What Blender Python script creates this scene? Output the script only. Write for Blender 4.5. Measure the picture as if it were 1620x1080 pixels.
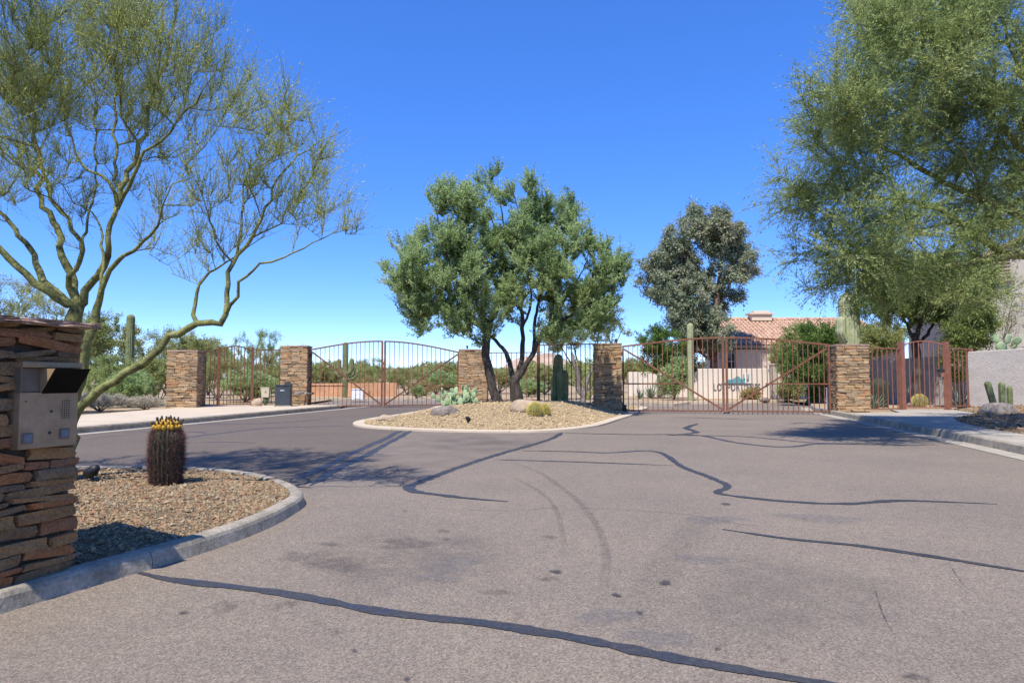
import bpy, bmesh, math, random
import numpy as np
from mathutils import Vector, Matrix, Quaternion

for o in list(bpy.data.objects):
    bpy.data.objects.remove(o)
random.seed(7)
RNG = np.random.default_rng(11)
sc = bpy.context.scene
COL = sc.collection

# ------------------------------------------------------------------ camera
HC, FPX, TILT = 1.2, 1080.0, math.atan(60 / 1080.0)
cam_d = bpy.data.cameras.new('camera')
cam = bpy.data.objects.new('camera', cam_d)
COL.objects.link(cam)
cam.location = (0, 0, HC)
cam.rotation_euler = (math.radians(90) + TILT, 0, 0)
cam_d.sensor_width = 36
cam_d.lens = 36 * FPX / 1620.0
cam_d.clip_start = 0.05
cam_d.clip_end = 6000
sc.camera = cam

# ------------------------------------------------------------------ sky, sun, exposure
SUN_AZ = math.radians(20)      # sun stands behind the camera, this far to the left
SUN_EL = math.radians(59.5)
world = bpy.data.worlds.new('World')
sc.world = world
world.use_nodes = True
wn = world.node_tree.nodes
wl = world.node_tree.links
wn.clear()
sky = wn.new('ShaderNodeTexSky')
sky.sky_type = 'NISHITA'
sky.sun_disc = False
sky.sun_elevation = SUN_EL
sky.sun_rotation = math.pi + SUN_AZ
sky.altitude = 3000
sky.air_density = 0.8
sky.dust_density = 0.0
sky.ozone_density = 6.0
gam = wn.new('ShaderNodeGamma')          # film-like compression of the sky's range
gam.inputs['Gamma'].default_value = 0.67
hsv = wn.new('ShaderNodeHueSaturation')
hsv.inputs['Saturation'].default_value = 1.45
hsv.inputs['Value'].default_value = 2.85
hsv.inputs['Hue'].default_value = 0.518
bg = wn.new('ShaderNodeBackground')
bg.inputs['Strength'].default_value = 0.125
wo = wn.new('ShaderNodeOutputWorld')
wl.new(sky.outputs['Color'], gam.inputs['Color'])
wl.new(gam.outputs['Color'], hsv.inputs['Color'])
wl.new(hsv.outputs['Color'], bg.inputs['Color'])
wl.new(bg.outputs['Background'], wo.inputs['Surface'])

sun_d = bpy.data.lights.new('sun', 'SUN')
sun_d.energy = 5.0
sun_d.angle = math.radians(0.53)
sun_d.color = (1.0, 0.955, 0.88)
sun = bpy.data.objects.new('sun', sun_d)
COL.objects.link(sun)
sun.rotation_euler = Vector((math.sin(SUN_AZ) * math.cos(SUN_EL), math.cos(SUN_AZ) * math.cos(SUN_EL),
                             -math.sin(SUN_EL))).to_track_quat('-Z', 'Y').to_euler()
sc.view_settings.view_transform = 'Standard'
sc.view_settings.look = 'None'
sc.view_settings.exposure = 0.5
sc.view_settings.gamma = 1.0
sc.view_settings.use_curve_mapping = False
sc.cycles.use_denoising = True
sc.cycles.max_bounces = 6
sc.cycles.transparent_max_bounces = 8

# ------------------------------------------------------------------ measuring helpers (photo 1620 x 1080)
CT, ST = math.cos(TILT), math.sin(TILT)


def ray(px, py):
    a, b = (px - 810) / FPX, -(py - 540) / FPX
    return Vector((a, CT - b * ST, ST + b * CT))


def G(px, py, z=0.0):                       # where a sight line meets a level
    d = ray(px, py)
    k = (z - HC) / d.z
    return Vector((d.x * k, d.y * k, z))


def at(px, py, Y):                          # point on a sight line at distance Y
    d = ray(px, py)
    k = Y / d.y
    return Vector((d.x * k, Y, HC + d.z * k))


def tag(o, label=None, cat=None, group=None, kind=None):
    if label: o['label'] = label
    if cat: o['category'] = cat
    if group: o['group'] = group
    if kind: o['kind'] = kind
    return o


def empty(name, loc=(0, 0, 0), rz=0.0, label=None, cat=None, group=None):
    o = bpy.data.objects.new(name, None)
    COL.objects.link(o)
    o.location = loc
    o.rotation_euler = (0, 0, rz)
    o.empty_display_size = 0.1
    return tag(o, label, cat, group)


def link(name, me, parent=None, mat=None):
    o = bpy.data.objects.new(name, me)
    COL.objects.link(o)
    if mat is not None and len(me.materials) == 0:
        me.materials.append(mat)
    if parent is not None:
        o.parent = parent
    return o


def np_mesh(name, verts, quads=None, tris=None, attrs=None, smooth=False):
    me = bpy.data.meshes.new(name)
    verts = np.asarray(verts, dtype=np.float32)
    me.vertices.add(len(verts))
    me.vertices.foreach_set('co', verts.ravel())
    parts, starts, n = [], [], 0
    for f, k in ((quads, 4), (tris, 3)):
        if f is None or len(f) == 0:
            continue
        f = np.asarray(f, dtype=np.int32)
        parts.append(f.ravel())
        starts.append(n + np.arange(len(f), dtype=np.int32) * k)
        n += f.size
    if parts:
        loops = np.concatenate(parts)
        st = np.concatenate(starts)
        me.loops.add(len(loops))
        me.loops.foreach_set('vertex_index', loops)
        me.polygons.add(len(st))
        me.polygons.foreach_set('loop_start', st)
        me.polygons.foreach_set('use_smooth', np.full(len(st), smooth, dtype=bool))
    me.update(calc_edges=True)
    me.validate()
    for k, v in (attrs or {}).items():
        a = me.attributes.new(k, 'FLOAT', 'POINT')
        a.data.foreach_set('value', np.asarray(v, dtype=np.float32))
    return me


class MB:
    """collects shapes, builds one mesh"""
    def __init__(s):
        s.v, s.f = [], []

    def add(s, verts, faces):
        n = len(s.v)
        s.v += [tuple(p) for p in verts]
        s.f += [tuple(i + n for i in f) for f in faces]
        return s

    def box(s, c, size, rz=0.0, m=None, jit=0.0):
        x, y, z = size[0] / 2, size[1] / 2, size[2] / 2
        P = [(-x, -y, -z), (x, -y, -z), (x, y, -z), (-x, y, -z), (-x, -y, z), (x, -y, z), (x, y, z), (-x, y, z)]
        R = m if m is not None else Matrix.Rotation(rz, 3, 'Z')
        V = [Vector(c) + R @ Vector(p) + Vector([random.uniform(-jit, jit) for _ in range(3)]) for p in P]
        return s.add(V, [(3, 2, 1, 0), (4, 5, 6, 7), (0, 1, 5, 4), (1, 2, 6, 5), (2, 3, 7, 6), (3, 0, 4, 7)])

    def bar(s, p0, p1, w, h, up=(0, 0, 1)):
        p0, p1 = Vector(p0), Vector(p1)
        d = (p1 - p0).normalized()
        sd = d.cross(Vector(up))
        if sd.length < 1e-4: sd = d.cross(Vector((1, 0, 0)))
        sd.normalize()
        u = sd.cross(d).normalized()
        V = []
        for p in (p0, p1):
            V += [p - sd * w / 2 - u * h / 2, p + sd * w / 2 - u * h / 2, p + sd * w / 2 + u * h / 2, p - sd * w / 2 + u * h / 2]
        return s.add(V, [(3, 2, 1, 0), (4, 5, 6, 7), (0, 1, 5, 4), (1, 2, 6, 5), (2, 3, 7, 6), (3, 0, 4, 7)])

    def sweepbar(s, pts, w, h, nrm):
        """rectangular rail along a polyline in a vertical plane whose horizontal normal is nrm"""
        pts = [Vector(p) for p in pts]
        nrm = Vector(nrm).normalized()
        V, Fc = [], []
        for i, p in enumerate(pts):
            d = (pts[min(i + 1, len(pts) - 1)] - pts[max(i - 1, 0)]).normalized()
            u = nrm.cross(d).normalized()
            if u.z < 0: u = -u
            V += [p - nrm * w / 2 - u * h / 2, p + nrm * w / 2 - u * h / 2, p + nrm * w / 2 + u * h / 2, p - nrm * w / 2 + u * h / 2]
            if i:
                a, b = (i - 1) * 4, i * 4
                for k in range(4):
                    Fc.append((a + k, a + (k + 1) % 4, b + (k + 1) % 4, b + k))
        e = (len(pts) - 1) * 4
        Fc += [(3, 2, 1, 0), (e, e + 1, e + 2, e + 3)]
        return s.add(V, Fc)

    def tube(s, pts, rad, n=8, cap=True, ribs=0, rib=0.0):
        pts = [Vector(p) for p in pts]
        if not hasattr(rad, '__len__'): rad = [rad] * len(pts)
        V, Fc = [], []
        a = None
        for i, p in enumerate(pts):
            d = (pts[min(i + 1, len(pts) - 1)] - pts[max(i - 1, 0)]).normalized()
            if a is None:
                a = d.cross(Vector((0.3, 1, 0.1))).normalized()
            a = (a - d * a.dot(d)).normalized()
            b = d.cross(a)
            for k in range(n):
                t = 2 * math.pi * k / n
                r = rad[i] * (1 + (rib * (1 if k % 2 else -1) if ribs else 0))
                V.append(p + a * math.cos(t) * r + b * math.sin(t) * r)
            if i:
                for k in range(n):
                    Fc.append(((i - 1) * n + k, (i - 1) * n + (k + 1) % n, i * n + (k + 1) % n, i * n + k))
        if cap:
            Fc.append(tuple(range(n - 1, -1, -1)))
            e = (len(pts) - 1) * n
            Fc.append(tuple(range(e, e + n)))
        return s.add(V, Fc)

    def mesh(s, name, smooth=False):
        me = bpy.data.meshes.new(name)
        me.from_pydata([tuple(v) for v in s.v], [], s.f)
        if smooth:
            me.polygons.foreach_set('use_smooth', [True] * len(me.polygons))
        me.update()
        return me

    def build(s, name, mat, parent=None, smooth=False):
        return link(name, s.mesh(name, smooth), parent, mat)


def crom(pts, n, closed=False):
    """Catmull-Rom through 2-D or 3-D points"""
    P = [np.array(p, dtype=float) for p in pts]
    if closed:
        P = [P[-1]] + P + [P[0], P[1]]
    else:
        P = [2 * P[0] - P[1]] + P + [2 * P[-1] - P[-2]]
    out = []
    for i in range(1, len(P) - 2):
        for k in range(n):
            t = k / n
            a, b, c, d = P[i - 1], P[i], P[i + 1], P[i + 2]
            out.append(0.5 * ((2 * b) + (c - a) * t + (2 * a - 5 * b + 4 * c - d) * t * t + (3 * b - 3 * c + d - a) * t ** 3))
    if not closed:
        out.append(P[-2])
    return out


# ------------------------------------------------------------------ materials
def newmat(name):
    m = bpy.data.materials.new(name)
    m.use_nodes = True
    nt = m.node_tree
    nt.nodes.clear()
    out = nt.nodes.new('ShaderNodeOutputMaterial')
    return m, nt, out


def ramp(nt, stops, interp='LINEAR'):
    r = nt.nodes.new('ShaderNodeValToRGB')
    r.color_ramp.interpolation = interp
    while len(r.color_ramp.elements) < len(stops):
        r.color_ramp.elements.new(0.5)
    for e, (p, c) in zip(r.color_ramp.elements, stops):
        e.position = p
        e.color = (c[0], c[1], c[2], 1)
    return r


def noise(nt, vec, scale, detail=4, rough=0.6):
    n = nt.nodes.new('ShaderNodeTexNoise')
    n.inputs['Scale'].default_value = scale
    n.inputs['Detail'].default_value = detail
    n.inputs['Roughness'].default_value = rough
    nt.links.new(vec, n.inputs['Vector'])
    return n


def mixc(nt, fac, a, b, mode='MIX'):
    m = nt.nodes.new('ShaderNodeMix')
    m.data_type = 'RGBA'
    m.blend_type = mode
    for sock, val in ((m.inputs[0], fac), (m.inputs[6], a), (m.inputs[7], b)):
        if hasattr(val, 'links') or hasattr(val, 'is_linked'):
            nt.links.new(val, sock)
        elif isinstance(val, (int, float)):
            sock.default_value = val
        else:
            sock.default_value = (val[0], val[1], val[2], 1)
    return m.outputs[2]


def pm(name, stops, scale=3.0, rough=0.8, bump=0.0, bscale=None, detail=5, spec=0.3, metal=0.0, fine=None, coord='pos',
       stretch=None, rand=None):
    """principled material: noise-driven colour ramp, optional fine speckle, bump and per-object variation"""
    m, nt, out = newmat(name)
    p = nt.nodes.new('ShaderNodeBsdfPrincipled')
    nt.links.new(p.outputs[0], out.inputs[0])
    if coord == 'pos':
        v = nt.nodes.new('ShaderNodeNewGeometry').outputs['Position']
    else:
        v = nt.nodes.new('ShaderNodeTexCoord').outputs['Object']
    if stretch:
        mp = nt.nodes.new('ShaderNodeMapping')
        mp.inputs['Scale'].default_value = stretch
        nt.links.new(v, mp.inputs['Vector'])
        v = mp.outputs[0]
    n = noise(nt, v, scale, detail)
    k = len(stops)
    r = ramp(nt, [(0.3 + 0.4 * i / max(1, k - 1), c) for i, c in enumerate(stops)])
    nt.links.new(n.outputs['Fac'], r.inputs['Fac'])
    c = r.outputs['Color']
    if rand:                                   # colours picked per object
        oi = nt.nodes.new('ShaderNodeObjectInfo')
        rr = ramp(nt, [(i / len(rand), q) for i, q in enumerate(rand)], 'CONSTANT')
        nt.links.new(oi.outputs['Random'], rr.inputs['Fac'])
        c = mixc(nt, 0.62, c, rr.outputs['Color'])
    if fine:
        fs, amt = fine
        n2 = noise(nt, v, fs, 3)
        r2 = ramp(nt, [(0.32, (1 - amt,) * 3), (0.68, (1 + amt,) * 3)])
        nt.links.new(n2.outputs['Fac'], r2.inputs['Fac'])
        c = mixc(nt, 1.0, c, r2.outputs['Color'], 'MULTIPLY')
    nt.links.new(c, p.inputs['Base Color'])
    p.inputs['Roughness'].default_value = rough
    p.inputs['Specular IOR Level'].default_value = spec
    p.inputs['Metallic'].default_value = metal
    if bump:
        b = nt.nodes.new('ShaderNodeBump')
        b.inputs['Strength'].default_value = bump
        b.inputs['Distance'].default_value = 0.02
        nb = noise(nt, v, bscale or scale * 4, 6, 0.65)
        nt.links.new(nb.outputs['Fac'], b.inputs['Height'])
        nt.links.new(b.outputs[0], p.inputs['Normal'])
    return m


def leafmat(name, stops, twig, trans=0.28, rough=0.55):
    """tint 0..0.85 = leaves (ramp), above = twig colour"""
    m, nt, out = newmat(name)
    a = nt.nodes.new('ShaderNodeAttribute')
    a.attribute_name = 'tint'
    k = len(stops)
    r = ramp(nt, [(0.82 * i / max(1, k - 1), c) for i, c in enumerate(stops)] + [(0.88, twig), (1.0, [q * 0.7 for q in twig])])
    nt.links.new(a.outputs['Fac'], r.inputs['Fac'])
    p = nt.nodes.new('ShaderNodeBsdfPrincipled')
    p.inputs['Roughness'].default_value = rough
    p.inputs['Specular IOR Level'].default_value = 0.25
    nt.links.new(r.outputs['Color'], p.inputs['Base Color'])
    t = nt.nodes.new('ShaderNodeBsdfTranslucent')
    nt.links.new(r.outputs['Color'], t.inputs['Color'])
    mx = nt.nodes.new('ShaderNodeMixShader')
    mx.inputs[0].default_value = trans
    nt.links.new(p.outputs[0], mx.inputs[1])
    nt.links.new(t.outputs[0], mx.inputs[2])
    nt.links.new(mx.outputs[0], out.inputs[0])
    return m


def tintmat(name, stops, rough=0.85, bump=0.0):
    m, nt, out = newmat(name)
    a = nt.nodes.new('ShaderNodeAttribute')
    a.attribute_name = 'tint'
    k = len(stops)
    r = ramp(nt, [(i / max(1, k - 1), c) for i, c in enumerate(stops)])
    nt.links.new(a.outputs['Fac'], r.inputs['Fac'])
    p = nt.nodes.new('ShaderNodeBsdfPrincipled')
    p.inputs['Roughness'].default_value = rough
    p.inputs['Specular IOR Level'].default_value = 0.25
    nt.links.new(r.outputs['Color'], p.inputs['Base Color'])
    nt.links.new(p.outputs[0], out.inputs[0])
    return m


def filmmat(name, color, amount, nscale=14.0, rough=0.7):
    """thin stain on the road: covers where attribute a and a noise say so"""
    m, nt, out = newmat(name)
    a = nt.nodes.new('ShaderNodeAttribute')
    a.attribute_name = 'a'
    v = nt.nodes.new('ShaderNodeNewGeometry').outputs['Position']
    n = noise(nt, v, nscale, 6, 0.7)
    r = ramp(nt, [(0.36, (0, 0, 0)), (0.62, (1, 1, 1))])
    nt.links.new(n.outputs['Fac'], r.inputs['Fac'])
    mu = nt.nodes.new('ShaderNodeMath'); mu.operation = 'MULTIPLY'
    nt.links.new(a.outputs['Fac'], mu.inputs[0])
    nt.links.new(r.outputs['Color'], mu.inputs[1])
    m2 = nt.nodes.new('ShaderNodeMath'); m2.operation = 'MULTIPLY'
    m2.inputs[1].default_value = amount
    nt.links.new(mu.outputs[0], m2.inputs[0])
    tr = nt.nodes.new('ShaderNodeBsdfTransparent')
    p = nt.nodes.new('ShaderNodeBsdfPrincipled')
    p.inputs['Base Color'].default_value = (*color, 1)
    p.inputs['Roughness'].default_value = rough
    mx = nt.nodes.new('ShaderNodeMixShader')
    nt.links.new(m2.outputs[0], mx.inputs[0])
    nt.links.new(tr.outputs[0], mx.inputs[1])
    nt.links.new(p.outputs[0], mx.inputs[2])
    nt.links.new(mx.outputs[0], out.inputs[0])
    return m


def sealmat(name):
    """poured sealant: solid in the middle, ragged worn edges, uneven gloss"""
    m, nt, out = newmat(name)
    a = nt.nodes.new('ShaderNodeAttribute')
    a.attribute_name = 'a'
    v = nt.nodes.new('ShaderNodeNewGeometry').outputs['Position']
    n = noise(nt, v, 38, 6, 0.75)
    n3 = noise(nt, v, 5, 3, 0.6)

    def mth(op, x, y):
        q = nt.nodes.new('ShaderNodeMath'); q.operation = op
        for sock, val in zip(q.inputs, (x, y)):
            if isinstance(val, (int, float)): sock.default_value = val
            else: nt.links.new(val, sock)
        return q.outputs[0]
    f = mth('ADD', mth('MULTIPLY', a.outputs['Fac'], 1.15), mth('ADD', n.outputs['Fac'], mth('MULTIPLY', n3.outputs['Fac'], .5)))
    f = mth('MULTIPLY', mth('SUBTRACT', f, 1.12), 5.0)
    cl = nt.nodes.new('ShaderNodeClamp')
    nt.links.new(f, cl.inputs[0])
    p = nt.nodes.new('ShaderNodeBsdfPrincipled')
    r = ramp(nt, [(0.3, (0.022, 0.022, 0.025)), (0.55, (0.04, 0.039, 0.042)), (0.75, (0.085, 0.078, 0.074))])
    nt.links.new(n.outputs['Fac'], r.inputs['Fac'])
    nt.links.new(r.outputs['Color'], p.inputs['Base Color'])
    rr = ramp(nt, [(0.35, (0.45,) * 3), (0.65, (0.8,) * 3)])
    nt.links.new(n3.outputs['Fac'], rr.inputs['Fac'])
    nt.links.new(rr.outputs['Color'], p.inputs['Roughness'])
    tr = nt.nodes.new('ShaderNodeBsdfTransparent')
    mx = nt.nodes.new('ShaderNodeMixShader')
    nt.links.new(cl.outputs[0], mx.inputs[0])
    nt.links.new(tr.outputs[0], mx.inputs[1])
    nt.links.new(p.outputs[0], mx.inputs[2])
    nt.links.new(mx.outputs[0], out.inputs[0])
    return m


def asphalt(name, dark, light, tone):
    m, nt, out = newmat(name)
    p = nt.nodes.new('ShaderNodeBsdfPrincipled')
    nt.links.new(p.outputs[0], out.inputs[0])
    v = nt.nodes.new('ShaderNodeNewGeometry').outputs['Position']
    vo = nt.nodes.new('ShaderNodeTexVoronoi')
    vo.inputs['Scale'].default_value = 120
    nt.links.new(v, vo.inputs['Vector'])
    r = ramp(nt, [(0.0, [q * 0.75 for q in dark]), (0.25, dark), (0.55, [(a + b) / 2 for a, b in zip(dark, light)]), (0.9, [q * 1.08 for q in light]), (1.0, [q * 1.28 for q in light])])
    nt.links.new(vo.outputs['Color'], r.inputs['Fac'])
    n1 = noise(nt, v, 0.55, 6, 0.65)
    r1 = ramp(nt, [(0.3, (0.86, 0.87, 0.9)), (0.55, (1, 1, 1)), (0.75, (1.1, 1.07, 1.04))])
    nt.links.new(n1.outputs['Fac'], r1.inputs['Fac'])
    c = mixc(nt, 1.0, r.outputs['Color'], r1.outputs['Color'], 'MULTIPLY')
    n2 = noise(nt, v, 9.0, 5, 0.7)
    r2 = ramp(nt, [(0.3, (0.9, 0.9, 0.91)), (0.7, (1.08, 1.07, 1.06))])
    nt.links.new(n2.outputs['Fac'], r2.inputs['Fac'])
    c = mixc(nt, 1.0, c, r2.outputs['Color'], 'MULTIPLY')
    c = mixc(nt, 1.0, c, tone, 'MULTIPLY')
    nt.links.new(c, p.inputs['Base Color'])
    p.inputs['Roughness'].default_value = 0.82
    p.inputs['Specular IOR Level'].default_value = 0.3
    b = nt.nodes.new('ShaderNodeBump')
    b.inputs['Strength'].default_value = 0.55
    b.inputs['Distance'].default_value = 0.006
    nt.links.new(vo.outputs['Distance'], b.inputs['Height'])
    nt.links.new(b.outputs[0], p.inputs['Normal'])
    return m


M = {}
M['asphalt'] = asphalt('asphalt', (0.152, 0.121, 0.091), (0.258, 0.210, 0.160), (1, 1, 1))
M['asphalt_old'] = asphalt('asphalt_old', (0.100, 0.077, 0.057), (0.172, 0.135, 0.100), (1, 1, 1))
M['seal'] = sealmat('crack_seal')
M['stain'] = filmmat('oil_stain', (0.06, 0.05, 0.045), 0.34, 12)
M['tyre'] = filmmat('tyre_mark', (0.06, 0.052, 0.048), 0.28, 40)
M['tyre_faint'] = filmmat('faint_tyre_mark', (0.07, 0.062, 0.058), 0.13, 20)
M['grey_patch'] = filmmat('weathered_film', (0.15, 0.15, 0.155), 0.4, 30)
M['sand'] = pm('desert_sand', [(0.24, 0.165, 0.095), (0.34, 0.25, 0.15), (0.39, 0.295, 0.185)], 1.4, 0.95, 0.5, 30, fine=(26, 0.22))
M['sand_far'] = pm('far_desert', [(0.22, 0.19, 0.11), (0.36, 0.28, 0.18)], 0.08, 0.95)
M['gravel_base'] = pm('gravel_base', [(0.08, 0.058, 0.035), (0.17, 0.125, 0.077), (0.23, 0.175, 0.108)], 9, 0.95, 0.8, 60, fine=(60, 0.45))
M['gravel'] = tintmat('gravel_stones', [(0.06, 0.038, 0.020), (0.19, 0.126, 0.062), (0.28, 0.198, 0.105), (0.25, 0.130, 0.070), (0.37, 0.285, 0.170), (0.17, 0.145, 0.10)])
M['gravel_pale'] = tintmat('pale_gravel_stones', [(0.20, 0.138, 0.070), (0.35, 0.255, 0.134), (0.43, 0.325, 0.175), (0.38, 0.258, 0.145), (0.49, 0.40, 0.245)])
M['gravel_pale_base'] = pm('pale_gravel_base', [(0.26, 0.19, 0.11), (0.37, 0.29, 0.175)], 9, 0.95, 0.6, 40, fine=(40, 0.35))
M['mulch'] = pm('leaf_litter_soil', [(0.10, 0.07, 0.04), (0.24, 0.16, 0.09), (0.33, 0.25, 0.16)], 5, 0.95, 0.7, 40, fine=(40, 0.4))
M['concrete'] = pm('concrete', [(0.27, 0.235, 0.185), (0.34, 0.30, 0.24), (0.38, 0.34, 0.275)], 2.2, 0.85, 0.25, 60, fine=(45, 0.14))
M['concrete_grey'] = pm('kerb_concrete', [(0.18, 0.155, 0.115), (0.29, 0.25, 0.19), (0.37, 0.32, 0.25)], 5, 0.85, 0.35, 50, fine=(38, 0.2))
M['walk'] = pm('sidewalk_concrete', [(0.44, 0.355, 0.25), (0.52, 0.425, 0.31)], 1.2, 0.85, 0.15, 50, fine=(50, 0.08))
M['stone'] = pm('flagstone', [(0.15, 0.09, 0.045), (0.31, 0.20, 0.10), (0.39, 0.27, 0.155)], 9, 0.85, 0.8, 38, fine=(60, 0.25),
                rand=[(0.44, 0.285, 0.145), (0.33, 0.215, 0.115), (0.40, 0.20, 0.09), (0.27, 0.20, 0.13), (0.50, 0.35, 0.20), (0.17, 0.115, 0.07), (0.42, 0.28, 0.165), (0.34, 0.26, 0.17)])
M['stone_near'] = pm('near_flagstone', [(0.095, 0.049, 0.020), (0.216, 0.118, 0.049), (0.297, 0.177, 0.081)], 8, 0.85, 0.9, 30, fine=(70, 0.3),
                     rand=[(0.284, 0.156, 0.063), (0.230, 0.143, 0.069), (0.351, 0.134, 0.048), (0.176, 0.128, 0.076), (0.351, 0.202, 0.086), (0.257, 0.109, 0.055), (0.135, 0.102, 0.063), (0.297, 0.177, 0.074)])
M['mortar'] = pm('dark_joint', [(0.05, 0.04, 0.03), (0.10, 0.075, 0.055)], 14, 0.95, 0.6, 40)
M['cap'] = pm('cap_flagstone', [(0.27, 0.165, 0.11), (0.40, 0.27, 0.195), (0.46, 0.33, 0.25)], 8, 0.85, 0.9, 26, fine=(50, 0.25))
M['rust'] = pm('brown_painted_steel', [(0.12, 0.046, 0.024), (0.18, 0.072, 0.038), (0.225, 0.094, 0.054)], 4, 0.6, 0.15, 60, spec=0.4, fine=(30, 0.15))
M['rust_red'] = pm('red_brown_painted_steel', [(0.20, 0.075, 0.045), (0.28, 0.115, 0.07)], 4, 0.6, 0.15, 60, spec=0.4, fine=(30, 0.15))
M['steel'] = pm('galvanised_steel', [(0.45, 0.45, 0.45), (0.6, 0.6, 0.6)], 12, 0.4, metal=0.6)
M['panel'] = pm('callbox_steel', [(0.25, 0.165, 0.085), (0.32, 0.215, 0.115), (0.37, 0.255, 0.14)], 5, 0.55, 0.08, 30, spec=0.5, metal=0.25, fine=(24, 0.1))
M['panel_grey'] = pm('callbox_grey', [(0.12, 0.092, 0.062), (0.165, 0.13, 0.092)], 8, 0.6)
M['black'] = pm('black_plastic', [(0.002, 0.002, 0.002), (0.004, 0.004, 0.004)], 8, 0.6, spec=.1)
M['black_matt'] = pm('black_metal', [(0.012, 0.012, 0.014), (0.03, 0.03, 0.034)], 12, 0.5)
M['lcd'] = pm('display_window', [(0.10, 0.12, 0.15), (0.15, 0.17, 0.20)], 20, 0.2)
M['cabinet'] = pm('slate_cabinet', [(0.035, 0.042, 0.05), (0.055, 0.064, 0.075)], 6, 0.5)
M['cream'] = pm('cream_plastic', [(0.50, 0.44, 0.31), (0.58, 0.51, 0.37)], 8, 0.5)
M['white'] = pm('white_paint', [(0.70, 0.69, 0.66), (0.80, 0.79, 0.76)], 4, 0.6)
M['green_post'] = pm('green_post', [(0.05, 0.10, 0.06), (0.09, 0.15, 0.09)], 6, 0.6)
M['stucco_cream'] = pm('cream_stucco', [(0.58, 0.475, 0.35), (0.64, 0.53, 0.405)], 0.7, 0.9, 0.3, 30, fine=(20, 0.05))
M['stucco_white'] = pm('pale_stucco', [(0.60, 0.52, 0.42), (0.67, 0.59, 0.49)], 0.7, 0.9, 0.3, 30, fine=(20, 0.05))
M['stucco_grey'] = pm('grey_stucco', [(0.39, 0.35, 0.30), (0.48, 0.43, 0.375)], 1.3, 0.9, 1.0, 16, fine=(14, 0.12), stretch=(1, 1, 2.4))
M['stucco_house'] = pm('house_stucco', [(0.35, 0.31, 0.255), (0.43, 0.385, 0.325)], 1.0, 0.9, 0.4, 20)
M['adobe'] = pm('orange_block', [(0.42, 0.22, 0.12), (0.52, 0.29, 0.17)], 1.2, 0.9, 0.3, 20, fine=(8, 0.12))
M['roof'] = pm('clay_tile', [(0.35, 0.205, 0.135), (0.47, 0.29, 0.195), (0.56, 0.385, 0.27)], 2.2, 0.8, 0.2, 20, fine=(7, 0.25))
M['roof_trim'] = pm('eave_board', [(0.30, 0.22, 0.16), (0.38, 0.29, 0.22)], 4, 0.8)
M['glass'] = pm('window_glass', [(0.02, 0.022, 0.024), (0.04, 0.04, 0.04)], 3, 0.12, spec=0.6)
M['teal'] = pm('teal_metal', [(0.08, 0.22, 0.25), (0.13, 0.30, 0.33)], 4, 0.6)
M['slate_letters'] = pm('slate_lettering', [(0.10, 0.11, 0.13), (0.14, 0.15, 0.17)], 6, 0.5)
M['rock_grey'] = pm('grey_boulder', [(0.11, 0.088, 0.07), (0.19, 0.157, 0.13), (0.26, 0.22, 0.185)], 5, 0.9, 0.8, 24, fine=(40, 0.25))
M['rock_tan'] = pm('tan_boulder', [(0.26, 0.185, 0.12), (0.37, 0.275, 0.185), (0.42, 0.33, 0.24)], 4, 0.9, 0.7, 20, fine=(40, 0.2))
M['hill'] = pm('hill_soil', [(0.27, 0.19, 0.13), (0.38, 0.27, 0.19), (0.42, 0.32, 0.23)], 0.02, 0.95, fine=(0.2, 0.25))
# plants
M['bark_green'] = pm('paloverde_bark', [(0.035, 0.028, 0.018), (0.13, 0.13, 0.04), (0.205, 0.205, 0.062), (0.27, 0.26, 0.105)], 7, 0.8, 0.7, 40, fine=(34, 0.28))
M['bark_dark'] = pm('mesquite_bark', [(0.02, 0.015, 0.012), (0.06, 0.047, 0.036), (0.12, 0.098, 0.08)], 10, 0.9, 1.0, 34, stretch=(1, 1, 0.35))
M['bark_brown'] = pm('eucalypt_bark', [(0.10, 0.06, 0.045), (0.22, 0.13, 0.09), (0.30, 0.20, 0.15)], 4, 0.85, 0.5, 20)
M['bark_grey'] = pm('shrub_bark', [(0.08, 0.065, 0.05), (0.18, 0.15, 0.12)], 8, 0.9)
M['leaf_palo'] = leafmat('paloverde_leaf', [(0.22, 0.27, 0.06), (0.35, 0.42, 0.1), (0.47, 0.52, 0.145), (0.58, 0.58, 0.21)], (0.42, 0.44, 0.16), 0.5)
M['leaf_palo_r'] = leafmat('blue_paloverde_leaf', [(0.14, 0.205, 0.06), (0.255, 0.335, 0.105), (0.36, 0.43, 0.145), (0.46, 0.5, 0.19)], (0.27, 0.285, 0.125), 0.48)
M['leaf_mesq'] = leafmat('ironwood_leaf', [(0.17, 0.24, 0.085), (0.3, 0.41, 0.16), (0.41, 0.52, 0.22), (0.51, 0.6, 0.29)], (0.22, 0.2, 0.13), 0.5)
M['leaf_euc'] = leafmat('eucalypt_leaf', [(0.145, 0.18, 0.1), (0.24, 0.28, 0.165), (0.32, 0.355, 0.22), (0.36, 0.35, 0.22)], (0.26, 0.16, 0.11), 0.3)
M['leaf_green'] = leafmat('green_leaf', [(0.065, 0.12, 0.025), (0.115, 0.2, 0.04), (0.18, 0.28, 0.06)], (0.14, 0.12, 0.06), 0.4)
M['leaf_willow'] = leafmat('willow_leaf', [(0.1, 0.14, 0.035), (0.19, 0.24, 0.06), (0.29, 0.31, 0.08)], (0.13, 0.11, 0.06), 0.42)
M['leaf_creosote'] = leafmat('desert_shrub_leaf', [(0.22, 0.25, 0.08), (0.34, 0.37, 0.13), (0.45, 0.455, 0.19)], (0.28, 0.25, 0.15), 0.45)
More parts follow.
